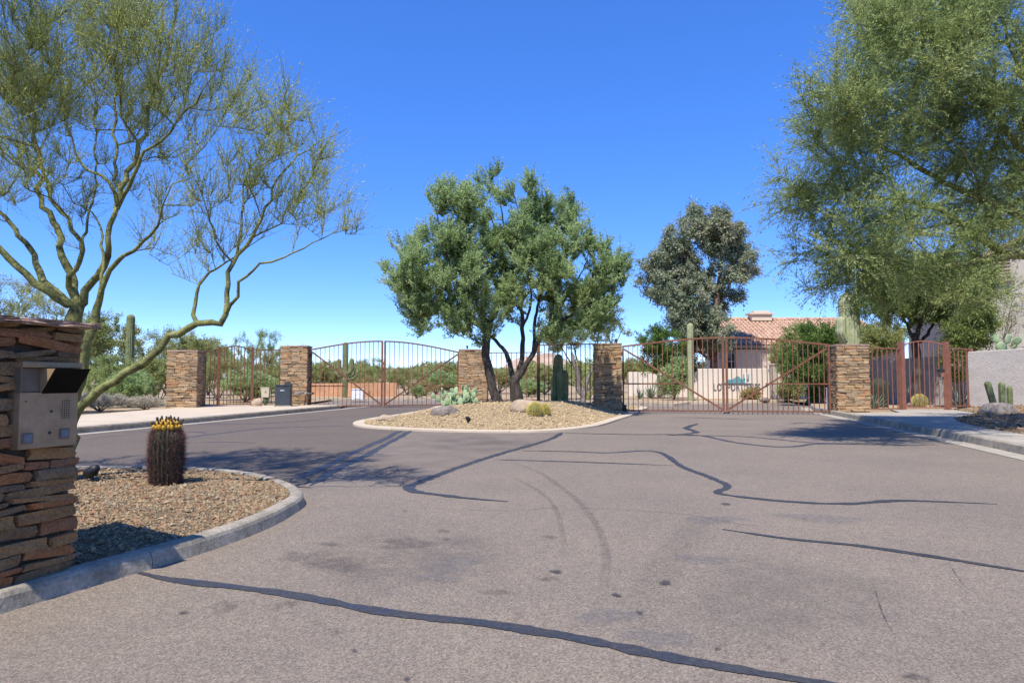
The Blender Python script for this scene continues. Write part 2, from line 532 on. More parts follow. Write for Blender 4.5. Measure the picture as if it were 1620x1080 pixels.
M['leaf_yellow'] = leafmat('yellowed_shrub_leaf', [(0.208, 0.195, 0.065), (0.351, 0.286, 0.104), (0.442, 0.325, 0.143)], (0.18, 0.14, 0.09), 0.25)
M['leaf_dry'] = leafmat('dry_brush', [(0.286, 0.247, 0.169), (0.442, 0.39, 0.286), (0.546, 0.494, 0.377)], (0.24, 0.2, 0.15), 0.15)
M['cactus'] = pm('saguaro_skin', [(0.09, 0.11, 0.042), (0.15, 0.17, 0.07), (0.21, 0.22, 0.105)], 5, 0.7, fine=(50, 0.2))
M['cactus_pale'] = pm('pale_saguaro_skin', [(0.20, 0.23, 0.11), (0.30, 0.32, 0.17), (0.38, 0.37, 0.23)], 4, 0.7, fine=(40, 0.25))
M['cactus_dark'] = pm('barrel_skin', [(0.018, 0.022, 0.012), (0.05, 0.055, 0.03)], 12, 0.7)
M['pad'] = pm('prickly_pear_skin', [(0.19, 0.27, 0.13), (0.28, 0.37, 0.19), (0.33, 0.41, 0.23)], 5, 0.65, fine=(60, 0.15))
M['spine_red'] = tintmat('barrel_spines', [(0.05, 0.018, 0.014), (0.13, 0.05, 0.038), (0.24, 0.13, 0.10), (0.45, 0.38, 0.32)])
M['spine_gold'] = tintmat('golden_spines', [(0.48, 0.38, 0.08), (0.62, 0.52, 0.14), (0.70, 0.62, 0.28)])
M['fruit'] = pm('barrel_fruit', [(0.42, 0.22, 0.02), (0.52, 0.32, 0.04)], 20, 0.5)
M['fruit_tip'] = pm('dried_flower', [(0.035, 0.02, 0.015), (0.08, 0.05, 0.03)], 30, 0.9)
M['agave'] = pm('agave_skin', [(0.13, 0.19, 0.12), (0.20, 0.27, 0.18)], 6, 0.6)
#SECTION_STRUCTURE
# ================================================================== the setting
def poly_sheet(name, pts, z, mat, parent=None, kind='structure', thick=0.0):
    """flat n-gon with optional skirt below"""
    bm = bmesh.new()
    vs = [bm.verts.new((p[0], p[1], z if len(p) < 3 else p[2])) for p in pts]
    f = bm.faces.new(vs)
    f.normal_update()
    if f.normal.z < 0: f.normal_flip()
    bmesh.ops.triangulate(bm, faces=[f])
    if thick:
        lo = [bm.verts.new((v.co.x, v.co.y, v.co.z - thick)) for v in vs]
        n = len(vs)
        for i in range(n):
            bm.faces.new((vs[i], vs[(i + 1) % n], lo[(i + 1) % n], lo[i]))
        bmesh.ops.recalc_face_normals(bm, faces=bm.faces[:])
    me = bpy.data.meshes.new(name)
    bm.to_mesh(me)
    bm.free()
    o = link(name, me, parent, mat)
    if parent is None: tag(o, kind=kind)
    return o


def sweep(path, prof, name, mat, parent, side=1, closed_prof=True):
    """profile (offset to the given side of travel, z) along a plan path"""
    P = [np.array(p[:2], dtype=float) for p in path]
    V, Fc, n = [], [], len(prof)
    for i, p in enumerate(P):
        d = P[min(i + 1, len(P) - 1)] - P[max(i - 1, 0)]
        d = d / np.linalg.norm(d)
        nr = np.array((-d[1], d[0])) * side
        for (o, z) in prof:
            q = p + nr * o
            V.append((q[0], q[1], z))
        if i:
            for k in range(n if closed_prof else n - 1):
                Fc.append(((i - 1) * n + k, (i - 1) * n + (k + 1) % n, i * n + (k + 1) % n, i * n + k))
    if closed_prof:
        Fc.append(tuple(range(n)))
        e = (len(P) - 1) * n
        Fc.append(tuple(range(e + n - 1, e - 1, -1)))
    me = bpy.data.meshes.new(name)
    me.from_pydata(V, [], Fc)
    bm = bmesh.new(); bm.from_mesh(me)
    bmesh.ops.recalc_face_normals(bm, faces=bm.faces[:])
    bm.to_mesh(me); bm.free()
    return link(name, me, parent, mat)


def resample(path, step):
    P = [np.array(p, dtype=float) for p in path]
    L = [0.0]
    for a, b in zip(P, P[1:]): L.append(L[-1] + np.linalg.norm(b - a))
    n = max(2, int(L[-1] / step) + 1)
    out = []
    for t in np.linspace(0, L[-1], n):
        i = min(max(np.searchsorted(L, t) - 1, 0), len(P) - 2)
        k = (t - L[i]) / max(1e-9, L[i + 1] - L[i])
        out.append(P[i] * (1 - k) + P[i + 1] * k)
    return out


def kerb_run(name, path, prof, side, seg, mat, joint=0.012):
    root = empty(name)
    tag(root, kind='structure')
    pts = resample(path, 0.12)
    per = max(3, int(seg / 0.12))
    i = 0
    while i < len(pts) - 2:
        j = min(i + per + random.randint(-2, 2), len(pts) - 1)
        if len(pts) - 1 - j < 4: j = len(pts) - 1
        sub = [p.copy() for p in pts[i:j + 1]]
        d = sub[1] - sub[0]; sub[0] = sub[0] + d / np.linalg.norm(d) * joint / 2
        d = sub[-1] - sub[-2]; sub[-1] = sub[-1] - d / np.linalg.norm(d) * joint / 2
        sweep(sub, [(o + random.uniform(-.003, .003), z) for o, z in prof], 'kerb_segment', mat, root, side)
        i = j
    return root


# ground: one sheet to the horizon
R = 4500
gv, gf = [], []
rings = [0, 30, 60, 120, 300, 800, 2000, R]
for ri, r in enumerate(rings[1:]):
    for k in range(48):
        t = 2 * math.pi * k / 48
        gv.append((r * math.cos(t), 15 + r * math.sin(t), -0.05))
gv.append((0, 15, -0.05))
for k in range(48):
    gf.append((len(gv) - 1, k, (k + 1) % 48))
for ri in range(len(rings) - 2):
    for k in range(48):
        a, b = ri * 48, (ri + 1) * 48
        gf.append((a + k, b + k, b + (k + 1) % 48, a + (k + 1) % 48))
me = bpy.data.meshes.new('ground'); me.from_pydata(gv, [], gf); me.update()
tag(link('ground', me, None, M['sand_far']), kind='structure')

# road
road = poly_sheet('road', [(-16, -8), (16, -8), (16, 20), (15.5, 39), (-12, 39), (-14, 20)], 0.0, M['asphalt'])
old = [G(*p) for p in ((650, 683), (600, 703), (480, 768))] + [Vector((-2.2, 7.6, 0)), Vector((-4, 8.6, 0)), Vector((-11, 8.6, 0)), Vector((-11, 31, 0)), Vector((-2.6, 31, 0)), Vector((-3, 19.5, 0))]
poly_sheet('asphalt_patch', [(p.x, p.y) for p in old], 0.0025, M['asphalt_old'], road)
tri = [G(*p) for p in ((650, 683), (888, 684), (800, 715), (655, 768), (645, 772), (560, 740), (585, 712))]
poly_sheet('asphalt_patch', [(p.x, p.y) for p in tri], 0.0025, pm('asphalt_mid', [(0.145, 0.114, 0.088), (0.20, 0.16, 0.124)], 1.5, 0.85, 0.5, 120, fine=(110, 0.3)), road)


def ribbon(name, px, w, mat, z=0.0045, parent=road, taper=True, jag=0.25, attr=False, sub=5, seal=False):
    P = [np.array(G(*p)[:2]) for p in px]
    P = resample(crom(P, sub), 0.035)
    if len(P) < 3: P = resample(P, np.linalg.norm(P[-1] - P[0]) / 4)
    n = len(P)
    wob = np.convolve(RNG.normal(0, 1, n + 12), np.ones(3) / 3, 'same')[:n]
    lat = np.convolve(RNG.normal(0, 1, n + 60), np.ones(41) / 41, 'same')[:n]
    V, Q, A = [], [], []
    cols = (-1, -0.5, 0.5, 1) if attr else (-1, 1)
    for i, p in enumerate(P):
        d = P[min(i + 1, n - 1)] - P[max(i - 1, 0)]
        d = d / max(1e-9, np.linalg.norm(d))
        nr = np.array((-d[1], d[0]))
        t = i / (n - 1)
        ww = w * (1 + jag * wob[i])
        if taper: ww *= min(1, 0.25 + t * n / 18) * min(1, 0.2 + (1 - t) * n / 28) * (1 + .25 * lat[min(n - 1, i + 7)])
        p = p + nr * lat[i] * w * 0.6
        for c in cols:
            q = p + nr * ww * 0.5 * c
            V.append((q[0], q[1], z)); A.append(0.0 if abs(c) == 1 else (1.0 if seal else min(1, t * 4, (1 - t) * 4)))
        m = len(cols)
        if i:
            for k in range(m - 1):
                Q.append(((i - 1) * m + k, (i - 1) * m + k + 1, i * m + k + 1, i * m + k))
    me = np_mesh(name, V, Q, attrs={'a': A} if attr else None)
    return link(name, me, parent, mat)


SEALS = [
    ([(218, 905), (260, 916), (330, 925), (420, 935), (520, 952), (640, 972), (760, 985), (880, 1003), (1000, 1027), (1150, 1056), (1300, 1082), (1450, 1110)], .10),
    ([(888, 684), (870, 695), (800, 715), (720, 742), (660, 763), (645, 770), (655, 778), (720, 786), (803, 794)], .13),
    ([(637, 681), (600, 698), (550, 721), (500, 745), (461, 764)], .16),
    ([(652, 681), (615, 701), (560, 728), (520, 748), (487, 768)], .15),
    ([(826, 713), (900, 714), (962, 716), (1014, 713), (1040, 715), (1056, 722), (1080, 738), (1119, 753), (1147, 765), (1150, 771), (1135, 778), (1151, 783), (1239, 793), (1338, 797), (1418, 792), (1500, 794), (1577, 797)], .10),
    ([(785, 727), (920, 731), (1065, 736)], .075),
    ([(1143, 837), (1239, 851), (1358, 863), (1478, 881), (1620, 904), (1720, 922)], .075),
    ([(890, 685), (1000, 687), (1100, 688), (1159, 699), (1219, 706), (1259, 706), (1295, 702), (1380, 703), (1478, 704)], .13),
    ([(1056, 688.5), (1167, 690), (1230, 695), (1295, 700.5), (1400, 702)], .11),
    ([(1105, 670), (1084, 677), (1101, 684), (1056, 688.6)], .17),
    ([(296, 670), (381, 671), (450, 668), (524, 662)], .13),
    ([(288, 693), (368, 683), (433, 677), (563, 673)], .12),
    ([(296, 700.6), (355, 699), (405, 701)], .09),
    ([(200, 684), (260, 683), (314, 683.5), (324, 686)], .1),
    ([(140, 694), (180, 690), (232, 688)], .08),
    ([(1060, 660), (1110, 661), (1190, 664)], .12),
]
for px, w in SEALS:
    ribbon('crack_sealant', px, w * 1.12, M['seal'], attr=True, seal=True)
M['hair'] = filmmat('hairline_crack', (0.05, 0.045, 0.045), 0.8, 40)
for px in ([(640, 803), (800, 808), (900, 803), (1080, 813), (1180, 830), (1330, 840)], [(1500, 890), (1530, 930), (1570, 940)], [(1480, 955), (1530, 950), (1552, 955)],
           [(1490, 1040), (1510, 1060), (1525, 1085)], [(1380, 920), (1400, 980), (1420, 1010)]):
    ribbon('hairline_crack', px, .016, M['hair'], z=.0042, attr=True, jag=.5)
for px, w in (([(800, 727), (850, 746), (900, 780), (935, 820), (955, 865), (958, 915), (948, 955), (930, 1000)], .085),
              ([(800, 750), (850, 775), (880, 805), (893, 850), (890, 890)], .06),
              ([(1130, 800), (1090, 850), (1040, 905), (1000, 945), (940, 1010)], .3)):
    ribbon('tyre_mark', px, w, M['tyre'] if w < .2 else M['tyre_faint'], z=.0075, attr=True, taper=False, jag=.1)


def blot(px, py, rx, ry, mat, z=0.0066, seed=0):
    c = G(px, py)
    ex = abs(G(px + rx, py).x - c.x)
    ey = abs(G(px, py - ry).y - G(px, py + ry).y) / 2
    n = 22
    ph = [random.uniform(0, 6.28) for _ in range(4)]
    V, T, A = [(c.x, c.y, z)], [], [1.0]
    for ring, (f, a) in enumerate(((0.6, 0.9), (1.0, 0.0))):
        for k in range(n):
            t = 2 * math.pi * k / n
            w = 1 + .22 * math.sin(2 * t + ph[0]) + .15 * math.sin(3 * t + ph[1]) + .1 * math.sin(5 * t + ph[2])
            V.append((c.x + ex * f * w * math.cos(t), c.y + ey * f * w * math.sin(t), z)); A.append(a)
    Q = []
    for k in range(n):
        T.append((0, 1 + k, 1 + (k + 1) % n))
        Q.append((1 + k, 1 + n + k, 1 + n + (k + 1) % n, 1 + (k + 1) % n))
    me = np_mesh('oil_stain', V, Q, T, attrs={'a': A})
    return link('oil_stain', me, road, mat)


solid = filmmat('tar_spot', (0.05, 0.043, 0.04), .95, 5)
blot(640, 880, 150, 60, filmmat('wide_scuffing', (0.09, 0.08, 0.075), .22, 2.6), .0056)
blot(760, 700, 110, 14, filmmat('wide_scuffing_far', (0.11, 0.10, 0.09), .25, 1.6), .0056)
blot(1240, 940, 220, 70, filmmat('wide_wear', (0.14, 0.125, 0.11), .25, 1.8), .0056)
for a in ((530, 892, 62, 15), (355, 960, 30, 11), (452, 958, 24, 9), (480, 880, 40, 10), (870, 916, 18, 6), (870, 850, 16, 4), (525, 1000, 22, 7), (700, 840, 14, 4), (785, 937, 26, 6), (640, 860, 60, 9), (520, 861, 22, 4)):
    blot(*a, M['stain'])
for a in ((1052, 922, 11, 5), (705, 854, 7, 2.5), (642, 875, 8, 2.5), (975, 942, 8, 3), (1012, 970, 7, 3), (1450, 1072, 20, 7), (1148, 798, 7, 3), (1217, 1025, 5, 3), (1136, 1027, 6, 3), (644, 1075, 8, 4), (880, 905, 10, 4), (290, 970, 8, 3), (1392, 962, 4, 2), (640, 808, 5, 1.6), (560, 1030, 6, 3)):
    blot(*a, solid, .0082)
for a in ((715, 895, 60, 14), (690, 915, 40, 8), (1130, 822, 55, 8), (1110, 885, 45, 10), (960, 975, 60, 16), (1300, 820, 80, 8), (1040, 1010, 60, 20)):
    blot(*a, M['grey_patch'], .0061)

# -------- left verge, sidewalk, kerb
KL = [(-11.0, 4), (-10.7, 8), (-10.25, 12), (-9.6, 15.1), (-8.75, 19), (-8.0, 23), (-7.35, 26.2), (-7.0, 28.0)]
KLs = [tuple(p) for p in crom(KL, 6)]
poly_sheet('desert_verge', KLs[::1] + [(-7.2, 30), (-9.5, 31), (-10, 38.5), (-12.5, 39.5), (-90, 60), (-90, 4)], 0.10, M['sand'])
WBACK = [(-13.6, 4), (-13.2, 12), (-12.75, 19.5), (-12.6, 25), (-12.5, 29.2), (-8.2, 29.6), (-7.15, 28.6)]
swalk = empty('sidewalk'); tag(swalk, kind='structure')
cuts = [4, 8, 11.2, 14.2, 17.2, 20.2, 23.2, 26.2, 28.3]


def interp_x(path, y):
    for a, b in zip(path, path[1:]):
        if a[1] <= y <= b[1]:
            k = (y - a[1]) / (b[1] - a[1]); return a[0] + (b[0] - a[0]) * k
    return path[-1][0]


for a, b in zip(cuts, cuts[1:]):
    g = 0.008
    poly_sheet('sidewalk_slab', [(interp_x(KLs, a) - .17, a + g), (interp_x(KLs, (a + b) / 2) - .17, (a + b) / 2), (interp_x(KLs, b) - .17, b - g), (interp_x(WBACK[:5], b), b - g), (interp_x(WBACK[:5], a), a + g)], 0.15, M['walk'], swalk, thick=.1)
KPROF = [(0, -.02), (.025, .13), (.05, .152), (.165, .152), (.165, -.02)]
kerb_run('kerb_beside_sidewalk', KLs, KPROF, 1, 3.0, M['concrete_grey'])
gut = sweep(KLs + [(-6.6, 30.2), (-6.4, 32)], [(0.0, .007), (-.32, .007)], 'gutter_left', M['concrete'], None, 1, False)
tag(gut, kind='structure')

# -------- right verge, sidewalk, kerb
KR = [(6.75, 3), (7.1, 7), (7.88, 10), (8.62, 13), (9.5, 17.1), (10.55, 22), (11.3, 25.5), (12.6, 29)]
KRs = [tuple(p) for p in crom(KR, 6)]
kerb_run('kerb_beside_walkway', KRs, KPROF, -1, 3.0, M['concrete_grey'])
gut = sweep(KRs, [(0.0, .007), (-.36, .007)], 'gutter_right', M['concrete'], None, -1, False)
tag(gut, kind='structure')
BED = [(8.7, 5), (9.15, 9), (9.8, 13), (10.5, 15.6), (12.0, 18.6), (14.6, 21.6), (15.6, 24.3)]
BEDs = [tuple(p) for p in crom(BED, 6)]
rwalk = empty('walkway'); tag(rwalk, kind='structure')
cuts = [5, 8, 10.5, 12.8, 14.8, 16.8, 18.4]
for a, b in zip(cuts, cuts[1:]):
    poly_sheet('walkway_slab', [(interp_x(KRs, a) + .17, a + .008), (interp_x(BEDs, a), a + .008), (interp_x(BEDs, (a + b) / 2), (a + b) / 2), (interp_x(BEDs, b), b - .008), (interp_x(KRs, b) + .17, b - .008)], .15, M['concrete'], rwalk, thick=.1)
poly_sheet('walkway_slab', [(interp_x(KRs, 18.41) + .17, 18.41), (interp_x(BEDs, 18.41), 18.41), (14.6, 21.6), (15.4, 24.1), (13.3, 24.1), (12.4, 21.9), (interp_x(KRs, 21.5) + .17, 21.5)], .15, M['concrete'], rwalk, thick=.1)
poly_sheet('gravel_verge', [(interp_x(KRs, 21.52) + .17, 21.52), (12.39, 21.92), (13.29, 24.12), (15.41, 24.12), (16, 24.3), (40, 24.3), (40, 60), (15, 60), (15, 40), (13.5, 31), (interp_x(KRs, 25.5) + .17, 25.5)], .11, M['sand'])
# planting bed in front of the stucco wall: rises to the wall
bv, bf = [], []
for i, (x, y) in enumerate(BEDs):
    for k in range(9):
        t = k / 8
        xx = x + (20 - x) * t
        yy = y + (y * 1.02 - y) * t
        bv.append((xx, yy, .14 + .22 * min(1, t * 2.4) + random.uniform(-.012, .012) * (k > 0)))
    if i:
        for k in range(8):
            bf.append(((i - 1) * 9 + k, (i - 1) * 9 + k + 1, i * 9 + k + 1, i * 9 + k))
me = bpy.data.meshes.new('planting_bed'); me.from_pydata(bv, [], bf); me.update()
planting = tag(link('planting_bed', me, None, M['mulch']), kind='structure')

# -------- land beyond the gates
poly_sheet('far_verge', [(-12.4, 39.6), (-4.0, 38.5), (4, 34.0), (7.2, 30.6), (8.6, 33.5), (14.9, 36.5), (14.9, 60), (60, 60.2), (400, 500), (-400, 500), (-90, 60.2)], .09, M['sand'])
kerb_run('far_kerb', [(-10.3, 39.0), (-4.0, 38.3), (3.9, 33.8), (7.2, 30.4)], [(0, -.02), (.02, .12), (.15, .13), (.15, -.02)], 1, 6, M['concrete_grey'])
kerb_run('far_kerb_by_wall', [(7.3, 30.5), (8.7, 33.3), (15.0, 36.3)], [(0, -.02), (.02, .12), (.2, .13), (.2, -.02)], 1, 6, M['walk'])


def hill(name, cx, cy, w, d, h, seed):
    n, m = 60, 16
    rs = np.random.default_rng(seed)
    ph = rs.uniform(0, 6.28, 12)
    V, Q = [], []
    for j in range(m):
        for i in range(n):
            u, v = i / (n - 1) * 2 - 1, j / (m - 1) * 2 - 1
            z = h * max(0, 1 - abs(u) ** 1.6) * max(0, 1 - v * v)
            z *= 0.72 + .16 * math.sin(4 * u + ph[0]) + .1 * math.sin(9 * u + ph[1] + v) + .05 * math.sin(23 * u + ph[2] + 3 * v)
            V.append((cx + u * w, cy + v * d, z - .06))
    for j in range(m - 1):
        for i in range(n - 1):
            Q.append((j * n + i, j * n + i + 1, (j + 1) * n + i + 1, (j + 1) * n + i))
    return tag(link(name, np_mesh(name, V, Q, smooth=True), None, M['hill']), kind='structure')


hill('hill', 20, 620, 110, 90, 27, 3)
hill('hill', -330, 1500, 420, 200, 42, 4)
hill('hill', 420, 1300, 380, 160, 45, 5)


# -------- planted islands
def island_mesh(name, outline, c, zf, mat, rings=12, jit=.01):
    n = len(outline)
    V, Q, T = [], [], []
    for r in range(rings):
        f = 1 - r / rings
        for p in outline:
            x, y = c[0] + (p[0] - c[0]) * f, c[1] + (p[1] - c[1]) * f
            V.append((x, y, zf(f, x, y) + (random.uniform(-jit, jit) if r else 0)))
    V.append((c[0], c[1], zf(0, c[0], c[1])))
    for r in range(rings - 1):
        for k in range(n):
            Q.append((r * n + k, r * n + (k + 1) % n, (r + 1) * n + (k + 1) % n, (r + 1) * n + k))
    for k in range(n):
        T.append(((rings - 1) * n + k, (rings - 1) * n + (k + 1) % n, len(V) - 1))
    me = np_mesh(name, V, Q, T, smooth=True)
    return tag(link(name, me, None, mat), kind='structure')


def scatter_stones(name, obj, count, size, mat, label, seed, keep=None, flat=.7, hi=(.2, 1.0)):
    """loose stones lying on a mesh: one object"""
    rs = np.random.default_rng(seed)
    me = obj.data
    me.calc_loop_triangles()
    tv = np.array([[list(me.vertices[i].co) for i in t.vertices] for t in me.loop_triangles])
    ar = np.linalg.norm(np.cross(tv[:, 1] - tv[:, 0], tv[:, 2] - tv[:, 0]), axis=1)
    cen = tv.mean(1)
    if keep is not None:
        ar = ar * np.array([keep(*c) for c in cen])
    idx = rs.choice(len(ar), count, p=ar / ar.sum())
    u, v = rs.random(count), rs.random(count)
    sw = u + v > 1
    u[sw], v[sw] = 1 - u[sw], 1 - v[sw]
    P = tv[idx, 0] + u[:, None] * (tv[idx, 1] - tv[idx, 0]) + v[:, None] * (tv[idx, 2] - tv[idx, 0])
    bm = bmesh.new()
    bmesh.ops.create_icosphere(bm, subdivisions=1, radius=1)
    bm.free()
    bm = bmesh.new()
    for c_ in ((1, 0, 0), (-.5, .87, .1), (-.5, -.87, -.1), (.3, .2, .95), (-.2, -.1, -1), (-.25, .35, .9)): bm.verts.new(c_)
    bmesh.ops.convex_hull(bm, input=bm.verts[:])
    bm.verts.index_update()
    base = np.array([v_.co[:] for v_ in bm.verts])
    tri = np.array([[v_.index for v_ in f.verts] for f in bm.faces])
    bm.free()
    S = size * rs.lognormal(0, .38, count)
    sc3 = np.stack([S * rs.uniform(.7, 1.35, count), S * rs.uniform(.7, 1.2, count), S * rs.uniform(.45, .85, count) * flat / .7], 1) * .5
    ang = rs.uniform(0, 6.28, count)
    B = base[None] * (1 + rs.uniform(-.22, .22, (count, len(base), 1)))
    B = B * sc3[:, None, :]
    ti = rs.uniform(-.5, .5, count)
    y2 = B[..., 1] * np.cos(ti)[:, None] - B[..., 2] * np.sin(ti)[:, None]
    z2 = B[..., 1] * np.sin(ti)[:, None] + B[..., 2] * np.cos(ti)[:, None]
    x2 = B[..., 0] * np.cos(ang)[:, None] - y2 * np.sin(ang)[:, None]
    y3 = B[..., 0] * np.sin(ang)[:, None] + y2 * np.cos(ang)[:, None]
    W = np.stack([x2, y3, z2], -1) + P[:, None, :] + np.array([0, 0, 1]) * (sc3[:, 2:3] * .45)[:, None, :]
    tris = (tri[None] + (np.arange(count) * len(base))[:, None, None]).reshape(-1, 3)
    tint = np.repeat(rs.uniform(hi[0], hi[1], count), len(base))
    o = link(name, np_mesh(name, W.reshape(-1, 3), None, tris, attrs={'tint': tint}), None, mat)
    return tag(o, label, 'gravel', kind='stuff')


NK = [(-3.5, 1.0), (-2.98, 2.4), (-2.64, 3.5), (-2.44, 4.04), (-2.2, 4.61), (-2.05, 5.1), (-1.96, 5.6), (-1.94, 6.1), (-2.0, 6.7), (-2.40, 7.45),
      (-3.15, 8.25), (-4.1, 8.70), (-5.2, 8.78), (-7, 8.7), (-9, 8.4)]
NKs = [tuple(p) for p in crom(NK, 6)]
kerb_run('island_kerb', NKs, [(0, -.02), (.02, .075), (.035, .098), (.058, .11), (.135, .11), (.145, .10), (.15, -.02)], 1, 1.9, M['concrete_grey'], .008)
inner = []
for i, p in enumerate(NKs):
    a, b = np.array(NKs[max(i - 1, 0)]), np.array(NKs[min(i + 1, len(NKs) - 1)])
    d = (b - a) / np.linalg.norm(b - a)
    inner.append(tuple(np.array(p) + np.array((-d[1], d[0])) * .142))
near_bed = island_mesh('gravel_bed', inner + [(-9.2, 4.5), (-7, 1.2)], (-4.6, 5.6), lambda f, x, y: .08 + .08 * min(1, (1 - f) * 3), M['gravel_base'], 14, .008)
scatter_stones('gravel', near_bed, 42000, .021, M['gravel'], 'tan and brown gravel covering the planted island beside the call box', 5,
               keep=lambda x, y, z: 1.0 if (x > -.80 * y - .4 and y > 3) else 0.0)

MO = [(-4.32, 18.8), (-3.95, 17.4), (-3.2, 16.55), (-1.6, 15.7), (-.14, 15.4), (1.0, 15.75), (2.1, 17.2), (3.1, 20.0), (4.0, 22.7), (4.9, 26), (5.6, 29.5), (3, 32), (-1, 32.5), (-3.1, 30), (-3.3, 26.5), (-3.75, 23), (-4.2, 20.6)]
MOs = [tuple(p) for p in crom(MO, 7, True)]
kerb_run('island_edging', MOs + [MOs[0]], [(0, -.02), (0.004, .045), (.02, .055), (.30, .055), (.30, -.02)], 1, 3.2, M['walk'], .01)
mi = []
for i, p in enumerate(MOs):
    a, b = np.array(MOs[i - 1]), np.array(MOs[(i + 1) % len(MOs)])
    d = (b - a) / np.linalg.norm(b - a)
    mi.append(tuple(np.array(p) + np.array((-d[1], d[0])) * .295))


def mound_z(f, x, y):
    t = min(1, (1 - f) * 1.45)
    t = t * t * (3 - 2 * t)
    return .05 + .43 * t * (1 if y < 22 else max(.5, 1 - (y - 22) * .06))


mound = island_mesh('gravel_mound', mi, (.1, 21.3), mound_z, M['gravel_pale_base'], 16, .012)
scatter_stones('gravel', mound, 24000, .04, M['gravel_pale'], 'pale tan gravel covering the mound in the middle island', 6,
               keep=lambda x, y, z: 1.0 if y < 20.5 else .35)


def mound_h(x, y):
    c = (.1, 21.3)
    best = 1.0
    d = np.array((x - c[0], y - c[1])); L = np.linalg.norm(d)
    if L < 1e-6: return mound_z(0, x, y)
    th = math.atan2(d[1], d[0])
    bd = min(mi, key=lambda p: abs((math.atan2(p[1] - c[1], p[0] - c[0]) - th + math.pi) % (2 * math.pi) - math.pi))
    f = L / math.hypot(bd[0] - c[0], bd[1] - c[1])
    return mound_z(min(1, f), x, y)


scatter_stones('gravel', planting, 5000, .05, M['gravel'], 'brown gravel and litter in the bed before the grey stucco wall', 8, keep=lambda x, y, z: 1.0 if y > 11 else 0.0, hi=(0, .75))
#SECTION_PILLARS
# ================================================================== stone pillars
def stone_meshes(k, rs, rough, mat):
    out = []
    for _ in range(k):
        bm = bmesh.new()
        bmesh.ops.create_cube(bm, size=1)
        bmesh.ops.subdivide_edges(bm, edges=bm.edges[:], cuts=1, use_grid_fill=True)
        for v in bm.verts:
            c = v.co
            n = sum(abs(q) > .4 for q in c)
            if n == 3: c *= rs.uniform(.80, .93)
            elif n == 2: c *= rs.uniform(.88, .97)
            c.x += rs.normal(0, rough * .5); c.y += rs.normal(0, rough); c.z += rs.normal(0, rough)
        me = bpy.data.meshes.new('stone')
        bm.to_mesh(me); bm.free()
        me.materials.append(mat)
        out.append(me)
    return out


RS = np.random.default_rng(21)
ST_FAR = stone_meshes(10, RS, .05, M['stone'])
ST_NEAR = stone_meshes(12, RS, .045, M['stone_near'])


def clad(root, w, z0, H, face, meshes, ch, lw, depth, seed, tilt=.04, skip=None, ends=(0, 0)):
    """courses of stones on one face; face = (origin, along, out) in pillar space"""
    rs = np.random.default_rng(seed)
    o, al, ou = [Vector(q) for q in face]
    rz = math.atan2(al.y, al.x)
    z = z0
    while z < z0 + H - .015:
        h = min(rs.uniform(*ch), z0 + H - z)
        if z0 + H - (z + h) < ch[0] * .6: h = z0 + H - z
        x = -ends[0] - rs.uniform(0, .03)
        while x < w + ends[1] - .02:
            L = rs.uniform(*lw)
            if w + ends[1] - (x + L) < lw[0] * .6: L = w + ends[1] + rs.uniform(0, .03) - x
            hh = h * rs.uniform(.84, 1.1)
            zc = z + h / 2 + rs.uniform(-.12, .12) * h
            if skip is None or not skip(x + L / 2, zc):
                s = bpy.data.objects.new('stone', meshes[rs.integers(len(meshes))])
                COL.objects.link(s)
                s.parent = root
                p = o + al * (x + L / 2) + ou * (rs.uniform(-.35, .25) * depth * .4)
                s.location = (p.x, p.y, zc)
                s.scale = (L * 1.03, depth, hh * 1.04)
                s.rotation_euler = (rs.uniform(-.06, .06), rs.normal(0, tilt), rz + rs.uniform(-.03, .03))
            x += L
        z += h


def stone_pillar(px0, px1, Y, z0, ztop, rz, label, seed, capw=.06):
    w = (px1 - px0) / FPX * Y / (math.cos(rz) + .33 * abs(math.sin(rz)))
    c = at((px0 + px1) / 2, 600, Y)
    root = empty('stone_pillar', (c.x, c.y, z0), rz, label, 'pillar', 'stone gate pillars')
    H = ztop - z0
    hw = w / 2
    MB().box((0, 0, H / 2 - .02), (w - .05, w - .05, H - .06)).build('core', M['mortar'], root)
    cap = MB().box((0, 0, H + .0), (w + capw, w + capw, .055), jit=.008).build('cap_slab', M['cap'], root)
    a = hw - .025
    for i, f in enumerate((((-a, -a, 0), (1, 0, 0), (0, -1, 0)), ((-a, a, 0), (0, -1, 0), (-1, 0, 0)), ((a, -a, 0), (0, 1, 0), (1, 0, 0)))):
        clad(root, 2 * a, 0, H - .03, f, ST_FAR, (.055, .115), (.2, .46), .085, seed * 7 + i, ends=((.03, .03) if i == 0 else (-.03, .0)))
    return root, c, w


P1 = stone_pillar(273, 318, 26.2, .12, 2.27, .12, 'stone pillar standing leftmost at the end of the fence beside desert shrubs', 1)
P2 = stone_pillar(449, 489, 28.4, .12, 2.56, .10, 'stone pillar right behind the dark slate equipment cabinet', 2)
P3 = stone_pillar(728, 771, 30.3, .25, 2.49, .0, 'stone pillar behind the prickly pear and the leaning dark tree trunk', 3)
P4 = stone_pillar(940, 981, 24.6, .02, 2.45, -.05, 'shaded stone pillar at the right end of the middle island', 4)
P5 = stone_pillar(1317, 1365, 23.3, .13, 2.35, -.1, 'sunlit stone pillar between the right driveway gate and the walk-in gate', 5)

